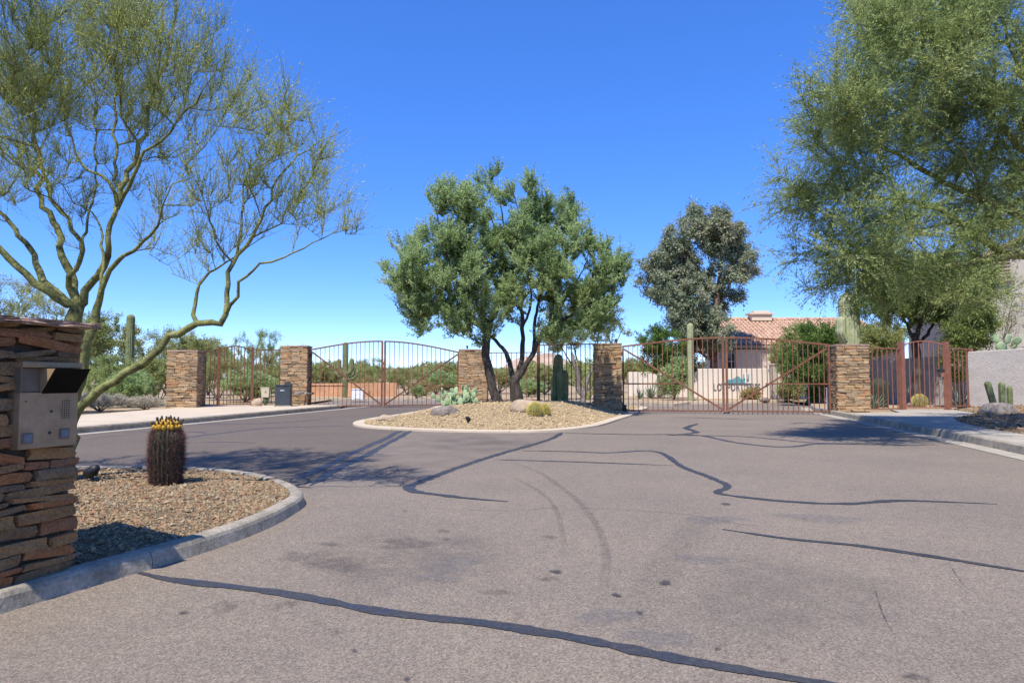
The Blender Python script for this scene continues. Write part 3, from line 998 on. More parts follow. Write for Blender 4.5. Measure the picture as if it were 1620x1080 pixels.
# -------- near call-box pillar
cC = Vector((-2.555, 4.02, .09))                                 # its far right corner
dv = Vector((.335, .942, 0)).normalized()                       # along the face, away from the camera
nv = Vector((dv.y, -dv.x, 0))                                   # out of the face, towards the road
PW, PD, PH = 1.02, .62, 1.43
near = empty('stone_pillar', cC - dv * PW / 2 - nv * PD / 2, math.atan2(-dv.y, -dv.x), 'big stacked-stone pillar carrying the call box at the left edge', 'pillar')
# pillar space: +x runs towards the camera along the face, +y out of the face is (rotated) below
Rm = Matrix.Rotation(near.rotation_euler.z, 3, 'Z').inverted()
n_l = Rm @ nv
sgn = 1 if n_l.y > 0 else -1
MB().box((0, 0, PH / 2 - .01), (PW - .07, PD - .07, PH - .03)).build('core', M['mortar'], near)
a, b = PW / 2 - .03, PD / 2 - .03


def skip_box(x, z):
    return .07 < x < .33 and .80 < z < 1.15


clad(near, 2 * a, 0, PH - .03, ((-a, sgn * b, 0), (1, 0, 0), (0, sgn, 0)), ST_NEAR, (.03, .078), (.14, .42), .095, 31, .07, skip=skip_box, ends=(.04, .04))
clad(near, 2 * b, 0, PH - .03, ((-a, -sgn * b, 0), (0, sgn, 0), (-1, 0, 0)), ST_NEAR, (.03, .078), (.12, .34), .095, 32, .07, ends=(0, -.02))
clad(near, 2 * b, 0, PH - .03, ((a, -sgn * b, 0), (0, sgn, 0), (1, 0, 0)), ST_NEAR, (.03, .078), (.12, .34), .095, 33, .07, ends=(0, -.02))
# cap: three rough flagstones
for k, (x0, x1) in enumerate(((-PW / 2 - .075, -.12), (-.11, .24), (.25, PW / 2 + .09))):
    bm = bmesh.new()
    bmesh.ops.create_cube(bm, size=1)
    bmesh.ops.subdivide_edges(bm, edges=bm.edges[:], cuts=5, use_grid_fill=True)
    rs = np.random.default_rng(90 + k)
    for v in bm.verts:
        e = max(abs(v.co.x), abs(v.co.y)) > .49
        v.co.z = v.co.z * .034 + (rs.normal(0, .0025) if abs(v.co.z) > .4 else 0)
        v.co.x = (x0 + x1) / 2 + v.co.x * (x1 - x0) + (rs.normal(0, .006) if e else 0)
        v.co.y = v.co.y * (PD + .17) + (rs.normal(0, .009) if e else 0)
        v.co.z += PH - .006
    me = bpy.data.meshes.new('cap_slab'); bm.to_mesh(me); bm.free()
    link('cap_slab', me, near, M['cap'])

# -------- call box (own thing, mounted on the pillar face)
BW, BH = .315, .44
box_o = cC - dv * .035 + nv * .02
cb = empty('call_box', (box_o.x, box_o.y, .825), near.rotation_euler.z, 'tan metal call box with black tilted hood on the stone pillar', 'call box')
cb.scale = (1.06, 1.06, 1.07)
# x: from far edge towards the camera, y*sgn: outwards
o_ = sgn


def cbx(name, x0, x1, y0, y1, z0, z1, mat, parent=cb, jit=0):
    return MB().box(((x0 + x1) / 2, o_ * (y0 + y1) / 2, (z0 + z1) / 2), (x1 - x0, abs(y1 - y0), z1 - z0), jit=jit).build(name, mat, parent)


body = cbx('body', 0, BW, -.06, .035, 0, BH - .155, M['panel'])
bv = body.modifiers.new('b', 'BEVEL'); bv.width = .004; bv.segments = 2
cbx('back_plate', 0, BW, -.06, .006, BH - .155, BH, M['panel_grey'])
lip = cbx('top_lip', -.006, BW + .004, -.06, .055, BH - .03, BH, M['panel'])
bv = lip.modifiers.new('b', 'BEVEL'); bv.width = .004; bv.segments = 2
cbx('side_cheek', BW - .008, BW, .006, .035, BH - .155, BH - .03, M['panel_grey'])
cbx('keypad_cover', BW - .125, BW - .012, .006, .026, BH - .152, BH - .034, M['panel_grey'])
# hood: a black plate hinged low on the face and leaning out at its top, with side webs
hx0, hx1, hz0, hz1, hy = .012, .205, BH - .162, BH - .034, .10
V = []
for x in (hx0, hx1):
    V += [(x, o_ * .037, hz0), (x, o_ * (.037 + hy), hz1), (x, o_ * (.029 + hy), hz1), (x, o_ * .029, hz0)]
hood = MB().add(V, [(0, 1, 2, 3), (7, 6, 5, 4), (0, 4, 5, 1), (1, 5, 6, 2), (2, 6, 7, 3), (3, 7, 4, 0)]).build('hood', M['black'], cb)
for x in (hx0 - .004, hx1):
    V = [(x, o_ * .03, hz0), (x + .004, o_ * .03, hz0), (x, o_ * (.03 + hy), hz1), (x + .004, o_ * (.03 + hy), hz1), (x, o_ * .008, hz1), (x + .004, o_ * .008, hz1)]
    MB().add(V, [(0, 2, 4), (1, 5, 3), (0, 1, 3, 2), (2, 3, 5, 4), (4, 5, 1, 0)]).build('hood_web', M['panel_grey'] if x < .1 else M['panel'], hood)
for x, z in ((.272, .055), (.075, .065)):
    fr = cbx('display_frame', x - .028, x + .028, .035, .039, z - .027, z + .027, M['panel_grey'])
    cbx('display', x - .02, x + .02, .039, .042, z - .02, z + .02, M['lcd'], fr)
for x, z, r in ((.15, .185, .0065), (.155, .075, .0075)):
    MB().tube([(x, o_ * .033, z), (x, o_ * .038, z)], r, 14).build('lock_hole', M['black_matt'], cb)
MB().tube([(.285, o_ * .033, .24), (.285, o_ * .037, .24)], .004, 10).build('screw', M['black_matt'], cb)
gr = cbx('speaker_grille', .045, .098, .034, .0365, .14, .245, M['panel'])
dots = MB()
for i in range(4):
    for j in range(9):
        dots.box((.053 + i * .0125, o_ * .037, .148 + j * .0112), (.0055, .002, .0062))
tag(dots.build('grille_holes', M['black_matt'], gr), kind='stuff')


# ================================================================== gates and fences
PICKET = MB().box((0, 0, .5), (.026, .026, 1)).mesh('picket')
PICKET.materials.append(M['rust'])
PICKET_R = MB().box((0, 0, .5), (.026, .026, 1)).mesh('picket')
PICKET_R.materials.append(M['rust_red'])


def pickets(root, L, n, zb, ztop, skipx=(), y=0.0, mesh=PICKET, fat=1.0):
    for i in range(n):
        x = L * (i + 1) / (n + 1)
        o = bpy.data.objects.new('picket', mesh)
        COL.objects.link(o)
        o.parent = root
        o.location = (x, y, zb)
        o.scale = (fat, fat, ztop(x / L) - zb)
        o.rotation_euler = (0, random.gauss(0, .0025), 0)


def leaf(A, B, zb, zh, zf, n, label, mat=None, mesh=PICKET, mid=.36, midlen=.5, group='driveway gate leaves'):
    """driveway gate leaf hinged at A (plan), meeting edge at B"""
    mat = mat or M['rust']
    A, B = Vector((A.x, A.y, 0)), Vector((B.x, B.y, 0))
    d = B - A
    L = d.length
    root = empty('gate_leaf', A, math.atan2(d.y, d.x), label, 'gate', group)
    zt = lambda t: zh + (zf - zh) * math.sin(t * math.pi / 2) ** 1.05
    pts = [(L * t, 0, zt(t)) for t in np.linspace(0, 1, 15)]
    MB().sweepbar(pts, .055, .06, (0, 1, 0)).build('top_rail', mat, root)
    MB().bar((.02, 0, zb + .02), (L - .02, 0, zb + .02), .045, .05).build('bottom_rail', mat, root)
    MB().bar((0, 0, zb - .01), (0, 0, zh + .02), .06, .06).build('hinge_stile', mat, root)
    MB().bar((L, 0, zb - .01), (L, 0, zf + .02), .075, .075).build('meeting_stile', mat, root)
    MB().bar((.03, -.034, zh - .10), (L - .05, -.034, zb + .08), .02, .065).build('diagonal_brace', mat, root)
    MB().bar((.03, .034, zb + (zh - zb) * mid), (L * midlen, .034, zb + (zh - zb) * mid), .02, .05).build('middle_rail', mat, root)
    for z in (zb + .25, zh - .25):
        MB().tube([(-.06, 0, z - .06), (-.06, 0, z + .06)], .03, 8).build('hinge', M['black_matt'], root)
    pickets(root, L, n, zb + .03, lambda t: zt(t) - .01, mesh=mesh)
    return root


# left driveway gate (between pillar by the cabinet and pillar behind prickly pear)
gA, gB = at(492, 600, 28.4), at(725, 600, 30.2)
gm = (gA + gB) / 2
gm = at(606.5, 600, 29.25)
gd = (gB - gA).normalized() * .06
leaf(gA, gm - gd, .07, 2.44, 2.83, 15, 'brown gate leaf hinged by the slate cabinet, left driveway', midlen=.5)
leaf(gB, gm + gd, .07, 2.40, 2.83, 15, 'brown gate leaf behind the prickly pear, left driveway', midlen=.42)
# right driveway gate
gA, gB = at(986, 600, 24.5), at(1312, 600, 23.35)
gm = at(1147, 600, 23.9)
gd = (gB - gA).normalized() * .06
leaf(gA, gm - gd, .08, 2.38, 2.66, 19, 'brown gate leaf hinged at the shaded pillar, right driveway', mid=.42, midlen=.62)
leaf(gB, gm + gd, .08, 2.38, 2.66, 19, 'brown gate leaf hinged at the sunlit pillar, right driveway', mid=.42, midlen=.62)


def panel(A, B, zb, zt, n, label, mat=None, mesh=PICKET, posts=(0, 0), arch=0, cat='fence', name='fence_panel', zp=.0, group='fence panels', zt2=None, postw=.10):
    mat = mat or M['rust']
    A, B = Vector((A.x, A.y, 0)), Vector((B.x, B.y, 0))
    d = B - A
    L = d.length
    root = empty(name, A, math.atan2(d.y, d.x), label, cat, group)
    zt2 = zt if zt2 is None else zt2
    f = lambda t: zt + (zt2 - zt) * t + arch * math.sin(t * math.pi)
    if arch:
        MB().sweepbar([(L * t, 0, f(t)) for t in np.linspace(0, 1, 13)], .04, .04, (0, 1, 0)).build('top_rail', mat, root)
    else:
        MB().bar((0, 0, f(0)), (L, 0, f(1)), .04, .04).build('top_rail', mat, root)
    MB().bar((0, 0, zb + .02), (L, 0, zb + .02), .04, .04).build('bottom_rail', mat, root)
    pickets(root, L, n, zb + .02, lambda t: f(t) - .005, mesh=mesh)
    for k, x in enumerate((0, L)):
        if posts[k]:
            p = MB().bar((x, 0, zp), (x, 0, posts[k]), postw, postw).build('post', mat, root)
    return root


# walk-in gate, left side
a1, a2, a3, a4 = at(318, 600, 26.4), at(346, 600, 26.8), at(399, 600, 27.6), at(448, 600, 28.2)
panel(a1, a2, .2, 2.27, 3, 'short brown fence panel joining the leftmost stone pillar', posts=(0, 2.46), zt2=2.38, zp=.14)
wg = panel(a2 + (a3 - a2) * .05, a3 - (a3 - a2) * .05, .2, 2.36, 8, 'brown arched walk-in gate on the left sidewalk', arch=.17, cat='gate', name='walk_in_gate', group='walk-in gates')
MB().box((.12, -.05, 1.35), (.09, .06, .16)).build('latch', M['steel'], wg)
panel(a3, a4, .2, 2.40, 7, 'brown fence panel behind the cream box, left sidewalk', posts=(2.5, 0), zp=.14)
# fence over the middle island
b1, b2 = at(769, 600, 30.2), at(858, 600, 29.6)
b3, b4 = at(852, 600, 25.6), at(941, 600, 24.7)
panel(b1, b2, .30, 2.37, 10, 'brown fence panel behind the two tree trunks, middle island')
panel(at(853, 600, 29.4), b3, .30, 2.42, 14, 'brown fence return seen edge-on beside the shaded dark cactus', posts=(0, 2.56), zp=.2, postw=.12)
panel(b3 + Vector((.05, 0, 0)), b4, .20, 2.48, 11, 'brown fence panel behind the tall dark cactus, joining the shaded pillar')
# right side walk-in gate
c1, c2, c3, c4 = at(1365, 600, 23.4), at(1427, 600, 23.9), at(1498, 600, 23.7), at(1536, 600, 24.3)
panel(c1, c2, .17, 2.28, 7, 'red-brown fence panel between the sunlit pillar and the walk-in gate', M['rust_red'], PICKET_R, posts=(0, 2.52), zp=.13, postw=.16)
wg = panel(c2 + Vector((.1, 0, 0)), c3 - Vector((.1, 0, 0)), .2, 2.42, 7, 'red-brown arched walk-in gate beside the grey stucco wall', M['rust_red'], PICKET_R, arch=.12, cat='gate', name='walk_in_gate', group='walk-in gates')
MB().box(((c3 - c2).length - .32, -.07, 1.50), (.22, .08, .10)).build('latch', M['black_matt'], wg)
MB().box(((c3 - c2).length - .28, -.09, 1.36), (.10, .06, .14)).build('lock_case', M['rust_red'], wg)
panel(c3, c4, .25, 2.28, 5, 'red-brown fence panel ending at the grey stucco wall', M['rust_red'], PICKET_R, posts=(2.52, 2.3), zp=.13, postw=.15)


# -------- gate hardware
def gate_arm(p0, p1, label):
    r = empty('gate_opener', p0, 0, label, 'gate opener')
    d = p1 - p0
    MB().tube([(0, 0, 0), d * .55], .03, 8).build('cylinder', M['steel'], r, True)
    MB().tube([d * .55, d], .016, 8).build('rod', M['steel'], r, True)
    MB().box(d, (.07, .07, .09)).build('bracket', M['black_matt'], r)
    return r


gate_arm(at(463, 621, 27.3), at(495, 622, 28.25), 'steel opener arm from the slate cabinet to the left gate')

cab = empty('equipment_cabinet', at(448.5, 642.5, 27.0), .18, 'dark slate gate-opener cabinet on the left sidewalk', 'cabinet')
cab.location.z = .15
bd = MB().box((0, 0, .40), (.56, .56, .80)).build('housing', M['cabinet'], cab)
bv = bd.modifiers.new('b', 'BEVEL'); bv.width = .02; bv.segments = 2
MB().box((0, 0, .825), (.60, .60, .05)).build('lid', M['cabinet'], cab)
MB().box((0, 0, .02), (.62, .62, .04)).build('base_plate', M['concrete_grey'], cab)
MB().box((-.02, -.286, .62), (.16, .01, .05)).build('name_plate', M['steel'], cab)
MB().box((.14, 0, .90), (.2, .18, .1)).build('arm_mount', M['cabinet'], cab)

kp = empty('post_box', G(420, 641, .15), .1, 'cream plastic box on a short green post, left sidewalk', 'box')
MB().tube([(0, 0, 0), (0, 0, .36)], .055, 10).build('post', M['green_post'], kp, True)
hb = MB()
hb.add([(-.14, -.1, .33), (.14, -.1, .33), (.14, .1, .33), (-.14, .1, .33), (-.16, -.12, .70), (.16, -.12, .70), (.16, .12, .70), (-.16, .12, .70)],
       [(3, 2, 1, 0), (4, 5, 6, 7), (0, 1, 5, 4), (1, 2, 6, 5), (2, 3, 7, 6), (3, 0, 4, 7)])
hb.build('housing', M['cream'], kp)
MB().box((0, 0, .715), (.34, .26, .03)).build('lid', M['cream'], kp)
MB().box((.02, -.115, .56), (.06, .01, .09)).build('slot', M['panel'], kp)

ob = empty('opener_box', at(985, 652, 24.35), 0, 'small dark opener box at the foot of the shaded pillar', 'box')
ob.location.z = .0
MB().box((0, 0, .14), (.24, .26, .26)).build('housing', M['black_matt'], ob)
MB().box((0, 0, .285), (.27, .29, .03)).build('lid', M['black_matt'], ob)
for px, py0, py1, Y, lb in ((981.5, 600, 634, 26.2, 'thin white marker post behind the shaded pillar'), (1310.5, 615, 640, 24.0, 'white keypad post just left of the sunlit pillar')):
    p0, p1 = at(px, py1, Y), at(px, py0, Y)
    r = empty('marker_post', (p0.x, p0.y, .02), 0, lb, 'post')
    MB().box((0, 0, p1.z / 2), (.09, .09, p1.z)).build('post', M['white'], r)
    MB().box((0, 0, p1.z + .01), (.11, .11, .03)).build('cap', M['white'], r)

# lamps on pillar tops
for (pl, dx, lb) in ((P3, -.28, 'small black lamp on top of the pillar behind the prickly pear'), (P4, .3, 'small black lamp on top of the shaded pillar')):
    c = pl[1]
    zt = pl[0].location.z
    top = 2.49 if pl is P3 else 2.45
    r = empty('pillar_lamp', (c.x + dx, c.y - .2, top + .028), 0, lb, 'lamp')
    MB().tube([(0, 0, 0), (0, 0, .08)], .02, 8).build('stem', M['black_matt'], r)
    MB().tube([(0, -.06, .13), (0, .08, .10)], .05, 10).build('head', M['black_matt'], r)


def spotlight(p, rz, s, label):
    r = empty('spotlight', p, rz, label, 'spotlight')
    MB().tube([(0, 0, -.03 * s), (0, 0, .10 * s)], .014 * s, 8).build('stake', M['black_matt'], r)
    MB().tube([(0, -.09 * s, .10 * s), (0, .02 * s, .14 * s), (0, .09 * s, .17 * s)], [.06 * s, .055 * s, .035 * s], 14).build('head', M['black_matt'], r, True)
    MB().tube([(0, -.093 * s, .098 * s), (0, -.096 * s, .097 * s)], .048 * s, 14).build('lens', M['glass'], r)
    return r


def mpt(px, py):
    """where a sight line first meets the mound"""
    Y = 15.0
    while Y < 31:
        p = at(px, py, Y)
        if p.z <= mound_h(p.x, p.y): return p
        Y += .03
    return p


spotlight(mpt(740, 670), 2.9, .95, 'small dark ground spotlight on the front slope of the gravel mound')
p = G(146, 764, .15)
spotlight(p, -2.2, .95, 'black ground spotlight in the gravel just right of the stone pillar')


# -------- boulders
def boulder(name, p, size, mat, label, seed, rz=0, sub=3, rough=.13):
    rs = np.random.default_rng(seed)
    bm = bmesh.new()
    bmesh.ops.create_icosphere(bm, subdivisions=sub, radius=1)
    dirs = rs.normal(0, 1, (14, 3)); dirs /= np.linalg.norm(dirs, axis=1)[:, None]
    cut = rs.uniform(.72, .95, 14)
    ph = rs.uniform(0, 6.28, 6)
    for v in bm.verts:
        c = np.array(v.co)
        for d, k in zip(dirs, cut):
            t = c @ d
            if t > k: c = c - d * (t - k) * .9
        c = c * (1 + rough * .4 * (math.sin(5 * c[0] + ph[0]) * math.sin(4 * c[1] + ph[1]) + .5 * math.sin(9 * c[2] + ph[2]))) + rs.normal(0, rough * .05, 3)
        v.co = Vector((c[0] * size[0], c[1] * size[1], c[2] * size[2]))
    me = bpy.data.meshes.new(name); bm.to_mesh(me); bm.free()
    me.polygons.foreach_set('use_smooth', [seed % 2 == 0] * len(me.polygons))
    o = link(name, me, None, mat)
    o.location = p
    o.rotation_euler = (0, 0, rz)
    return tag(o, label, 'rock')


q = mpt(706, 655); boulder('boulder', q + Vector((0, .1, .0)), (.43, .3, .26), M['rock_grey'], 'grey rounded boulder on the left of the gravel mound', 4)
q = mpt(704, 655.5); boulder('boulder', q + Vector((0, -.15, .02)), (.13, .11, .1), M['rock_grey'], 'small grey stone leaning at the foot of the grey boulder', 7)
q = mpt(835, 652); boulder('boulder', q + Vector((0, .2, .10)), (.5, .36, .28), M['rock_tan'], 'tan boulder at the tree foot on the gravel mound', 6, .3)
q = mpt(612, 665); boulder('boulder', q + Vector((0, 0, .05)), (.26, .18, .12), M['rock_tan'], 'small pale rock at the left tip of the middle island', 8, .2)
q = G(406, 642, .15); boulder('boulder', q + Vector((0, 0, .10)), (.22, .16, .24), M['rock_tan'], 'pale upright rock beside the green post of the cream box', 9)
q = G(1575, 655, .3); boulder('boulder', at(1580, 652, 19.8), (.68, .42, .32), M['rock_grey'], 'grey boulder in the bed before the stucco wall, under three cactus stems', 10, .4)
for i, (px, py, Y, s, lb) in enumerate(((1445, 640, 27.5, .3, 'low grey stone seen through the right walk-in gate'), (1290, 634, 33, .5, 'dark grey rock beyond the right gate near the sunlit pillar'),
                                         (1210, 636, 35, .3, 'small grey rock beyond the right driveway gate'))):
    pp = at(px, py, Y); pp.z = .14
    boulder('boulder', pp, (s, s * .7, s * .5), M['rock_grey'], lb, 40 + i)
#SECTION_BUILDINGS
# ================================================================== walls and buildings
def wall_run(name, pts, z0, ztop, th, mat, label, cat='wall', cap=None):
    """upright wall along plan points; ztop may be a list"""
    if not hasattr(ztop, '__len__'): ztop = [ztop] * len(pts)
    P = [Vector((p[0], p[1], 0)) for p in pts]
    V, Fc = [], []
    for i, p in enumerate(P):
        d = (P[min(i + 1, len(P) - 1)] - P[max(i - 1, 0)]).normalized()
        n = Vector((-d.y, d.x, 0)) * th / 2
        V += [(*(p - n).xy, z0), (*(p + n).xy, z0), (*(p + n).xy, ztop[i]), (*(p - n).xy, ztop[i])]
        if i:
            for k in range(4):
                Fc.append(((i - 1) * 4 + k, (i - 1) * 4 + (k + 1) % 4, i * 4 + (k + 1) % 4, i * 4 + k))
    e = (len(P) - 1) * 4
    Fc += [(3, 2, 1, 0), (e, e + 1, e + 2, e + 3)]
    root = empty(name, (0, 0, 0), 0, label, cat)
    me = bpy.data.meshes.new('wall_body'); me.from_pydata(V, [], Fc)
    bm = bmesh.new(); bm.from_mesh(me); bmesh.ops.recalc_face_normals(bm, faces=bm.faces[:]); bm.to_mesh(me); bm.free()
    o = link('wall_body', me, root, mat)
    bv = o.modifiers.new('b', 'BEVEL'); bv.width = .025; bv.segments = 2; bv.limit_method = 'ANGLE'
    return root


# grey stucco wall on the right, beside the walk-in gate
wall_run('stucco_wall', [(16.3, 24.35), (17.25, 22.9), (19.6, 19.4)], .1, [2.18, 2.24, 2.36], .22, M['stucco_grey'], 'rough grey stucco garden wall at the right edge behind the boulder')
# sign wall beyond the right gate
a_, b_ = at(1104, 600, 40.2), at(1234, 600, 39.6)
wall_run('sign_wall', [(a_.x, a_.y), (b_.x, b_.y)], .05, 1.83, .25, M['stucco_white'], 'pale stucco wall carrying the lettering and emblem beyond the right gate')
a2_, b2_ = at(994, 600, 46), at(1112, 600, 43)
wall_run('garden_wall', [(a2_.x, a2_.y), (b2_.x, b2_.y)], .05, 1.70, .22, M['stucco_white'], 'long pale garden wall behind the left leaf of the right gate')
a3_, b3_ = at(1232, 600, 39.8), at(1318, 600, 37)
wall_run('garden_wall', [(a3_.x, a3_.y), (b3_.x, b3_.y)], .05, [1.95, .75], .22, M['stucco_white'], 'pale garden wall with sloping top right of the lettering')
a4_, b4_ = at(1362, 600, 31.5), at(1440, 600, 30.5)
c4_ = at(1530, 600, 28)
wall_run('garden_wall', [(a4_.x, a4_.y), (b4_.x, b4_.y), (c4_.x, c4_.y)], .05, [2.05, 2.15, 2.2], .22, M['stucco_grey'], 'grey garden wall behind the right walk-in gate')
ov = [at(p, 600, y) for p, y in ((470, 46), (560, 44), (628, 44))]
wall_run('orange_wall', [(p.x, p.y) for p in ov], .05, [.92, .95, .98], .3, M['adobe'], 'low orange block wall seen through the left driveway gate')
ov = [at(p, 600, y) for p, y in ((440, 43), (505, 46.5))]
wall_run('orange_wall', [(p.x, p.y) for p in ov], .05, 1.0, .25, M['adobe'], 'low orange block wall behind the fence panel by the slate cabinet')
# tall white pier at the end of the sign wall
pp = at(1223.5, 600, 39.2)
r = empty('wall_pier', (pp.x, pp.y, 0.05), 0, 'slim grey-white pier at the right end of the lettered wall', 'pier')
MB().box((0, 0, 1.0), (.35, .3, 1.95)).build('shaft', M['stucco_house'], r)
MB().box((0, 0, 2.02), (.42, .38, .08)).build('cap', M['stucco_white'], r)
# white utility cabinet seen through left gate
pp = at(566, 600, 36.5)
r = empty('utility_cabinet', (pp.x, pp.y, .09), .15, 'white utility cabinet seen through the left driveway gate', 'cabinet')
b = MB().box((0, 0, .3), (.62, .55, .56)).build('housing', M['white'], r)
bv = b.modifiers.new('b', 'BEVEL'); bv.width = .03; bv.segments = 2
MB().box((0, 0, .59), (.66, .59, .04)).build('lid', M['white'], r)
MB().box((0, -.285, .25), (.3, .012, .3)).build('door', M['white'], r)

# -------- lettering and emblem on the sign wall
dirw = (b_ - a_).normalized()
sg = empty('wall_sign', Vector((a_.x, a_.y, 0)) + Vector((dirw.y, -dirw.x, 0)) * .15, math.atan2(dirw.y, dirw.x), 'dark lettering and teal mountain emblem on the pale wall', 'sign')
inv = Matrix.Rotation(-sg.rotation_euler.z, 3, 'Z')


def on_wall(px, py):
    """sign-space (x, z) of a point of the sign seen at a pixel"""
    Wl = (b_ - a_).length
    p = at(px, py, 39.85)
    q = inv @ (p - sg.location)
    return q.x, p.z


x0, z0 = on_wall(1129, 617.5)
x1, z1 = on_wall(1200.5, 606)
cu = bpy.data.curves.new('lettering', 'FONT')
cu.body = 'LOS PORTONES'
cu.extrude = .012
cu.space_character = 1.05
cu.size = (z1 - z0) / .72
tmp = bpy.data.objects.new('tmp', cu); COL.objects.link(tmp)
bpy.context.view_layer.update()
w_ = tmp.dimensions.x
me = bpy.data.meshes.new_from_object(tmp.evaluated_get(bpy.context.evaluated_depsgraph_get()))
bpy.data.objects.remove(tmp)
me.materials.clear()
lt = link('lettering', me, sg, M['slate_letters'])
lt.location = (x0, 0, z0)
lt.rotation_euler = (math.radians(90), 0, 0)
lt.scale = ((x1 - x0) / w_, 1, 1)


def plate(name, pts, mat, y=0.0, th=.03):
    xy = [on_wall(*p) for p in pts]
    n = len(xy)
    V = [(x, y - th / 2, z) for x, z in xy] + [(x, y + th / 2, z) for x, z in xy]
    Fc = [tuple(range(n)), tuple(range(2 * n - 1, n - 1, -1))] + [(i, (i + 1) % n, n + (i + 1) % n, n + i) for i in range(n)]
    me = bpy.data.meshes.new(name); me.from_pydata(V, [], Fc)
    bm = bmesh.new(); bm.from_mesh(me); bmesh.ops.recalc_face_normals(bm, faces=bm.faces[:]); bm.to_mesh(me); bm.free()
    return link(name, me, sg, mat)


plate('mountain', [(1147, 606), (1150, 602), (1153, 600), (1156, 600.5), (1160, 599), (1163, 597), (1166, 594.5), (1169, 596), (1172, 599), (1175, 600), (1178, 602), (1180, 606)], M['teal'])
plate('ground_line', [(1140, 607), (1143, 605.8), (1188, 606), (1191, 606.8)], M['slate_letters'], -.01)
plate('cactus_stem', [(1178, 606), (1178, 590), (1179.2, 588.5), (1180.6, 590), (1180.6, 606)], M['white'], -.02)
plate('cactus_arm', [(1175, 599), (1175, 591.5), (1176.4, 591.5), (1176.4, 597.5), (1178.2, 598.5), (1178.2, 600.3)], M['teal'], -.02)
plate('cactus_arm', [(1180.4, 601.5), (1180.4, 599.6), (1182.2, 598.4), (1182.2, 592), (1183.6, 592), (1183.6, 600)], M['teal'], -.02)

# -------- house with tile roof beyond the right gate
hs = empty('house', at(1172, 628, 47), 0, 'single-storey cream house with clay tile roof and chimney', 'house')
hs.location.z = 0
HX = hs.location


def hpt(px, Y):
    return at(px, 600, Y).x - HX.x


Yf, Yr = 47.0, 51.5
xl, xr = hpt(1160, Yf), hpt(1420, Yf)
z_e, z_r = 3.62, 5.72
MB().box(((xl + xr) / 2 + .5, 4.9, 1.75), (xr - xl - .8, 9.8, 3.45)).build('wall', M['stucco_cream'], hs)
# projecting front block below the eave
xb0, xb1 = hpt(1168, 46.3), hpt(1222, 46.3)
MB().box(((xb0 + xb1) / 2, -.02, 1.62), (xb1 - xb0, 1.0, 3.25)).build('wall', M['stucco_cream'], hs)
rf = MB()
ov = .55
rf.add([(xl - .3, -ov - .12, z_e - .12), (xr, -ov - .12, z_e - .12), (xr, 4.5, z_r - .06), (xl - .3, 4.5, z_r - .06), (xl - .3, 9.6, z_e - .12), (xr, 9.6, z_e - .12),
        (xl - .3, -ov - .12, z_e - .24), (xr, -ov - .12, z_e - .24), (xr, 9.6, z_e - .24), (xl - .3, 9.6, z_e - .24)],
       [(0, 1, 2, 3), (3, 2, 5, 4), (0, 6, 7, 1), (4, 5, 8, 9), (0, 3, 4, 9, 6), (1, 7, 8, 5, 2), (6, 9, 8, 7)])
roof = rf.build('roof', M['roof'], hs)
# barrel tiles, real relief, one joined part
sl = Vector((0, 4.5 + ov + .12, z_r - z_e + .06))
Ls = sl.length
su = sl.normalized()
nu = Vector((0, -su.z, su.y))
V, Q = [], []
ncol, nrow = int((xr - xl + .3) / .30), int(Ls / .42) + 1
for c in range(ncol):
    for rw in range(nrow):
        x = xl - .3 + .15 + c * .30
        s0 = rw * .42 - .04
        s1 = min(s0 + .48, Ls)
        jx, jz = random.uniform(-.008, .008), random.uniform(-.006, .01)
        base = len(V)
        for s, lift, w in ((s0, .055 + jz, .145), (s1, .025 + jz, .115)):
            for k in range(6):
                t = math.pi * k / 5
                p = Vector((x + jx + math.cos(t) * w, -ov - .12, z_e - .12)) + su * s + nu * (lift + math.sin(t) * .085)
                V.append(tuple(p))
        for k in range(5):
            Q.append((base + k, base + k + 1, base + 7 + k, base + 6 + k))
t = link('roof_tiles', np_mesh('roof_tiles', V, Q, smooth=True), roof, M['roof']); tag(t, kind='stuff')
rd = MB()
for c in range(int((xr - xl) / .42)):
    x = xl - .25 + c * .42
    rd.tube([(x, 4.5, z_r + .02 + random.uniform(-.01, .01)), (x + .46, 4.5, z_r + .045)], [.15, .12], 8)
tag(rd.build('ridge_tiles', M['roof'], roof), kind='stuff')
MB().box(((xl + xr) / 2 - .1, -ov - .16, z_e - .20), (xr - xl + .3, .05, .2)).build('eave_board', M['roof_trim'], roof)
cx = hpt(1204, 51.3)
ch = MB().box((cx, 4.3, z_r + .12), (1.5, .9, .5)).build('chimney', M['stucco_cream'], roof)
MB().box((cx, 4.3, z_r + .40), (1.85, 1.15, .12)).build('chimney_cap', M['stucco_cream'], roof)
MB().box((cx, 4.3, z_r + .54), (1.1, .7, .16)).build('chimney_cap', M['stucco_cream'], roof)
wx0, wx1 = hpt(1153, 46.9), hpt(1171, 46.9)
MB().box(((hpt(1138, 47) + xl) / 2 + .3, 2, 1.75), (xl - hpt(1138, 47) + .4, 3.5, 3.2)).build('wall', M['stucco_cream'], hs)
w = MB().box(((wx0 + wx1) / 2 - .1, .22, 2.45), (.9, .08, 1.2)).build('window', M['stucco_white'], hs)
MB().box(((wx0 + wx1) / 2 - .1, .17, 2.72), (.76, .04, .46)).build('pane', M['glass'], w)
MB().box(((wx0 + wx1) / 2 - .1, .17, 2.16), (.76, .04, .46)).build('pane', M['glass'], w)

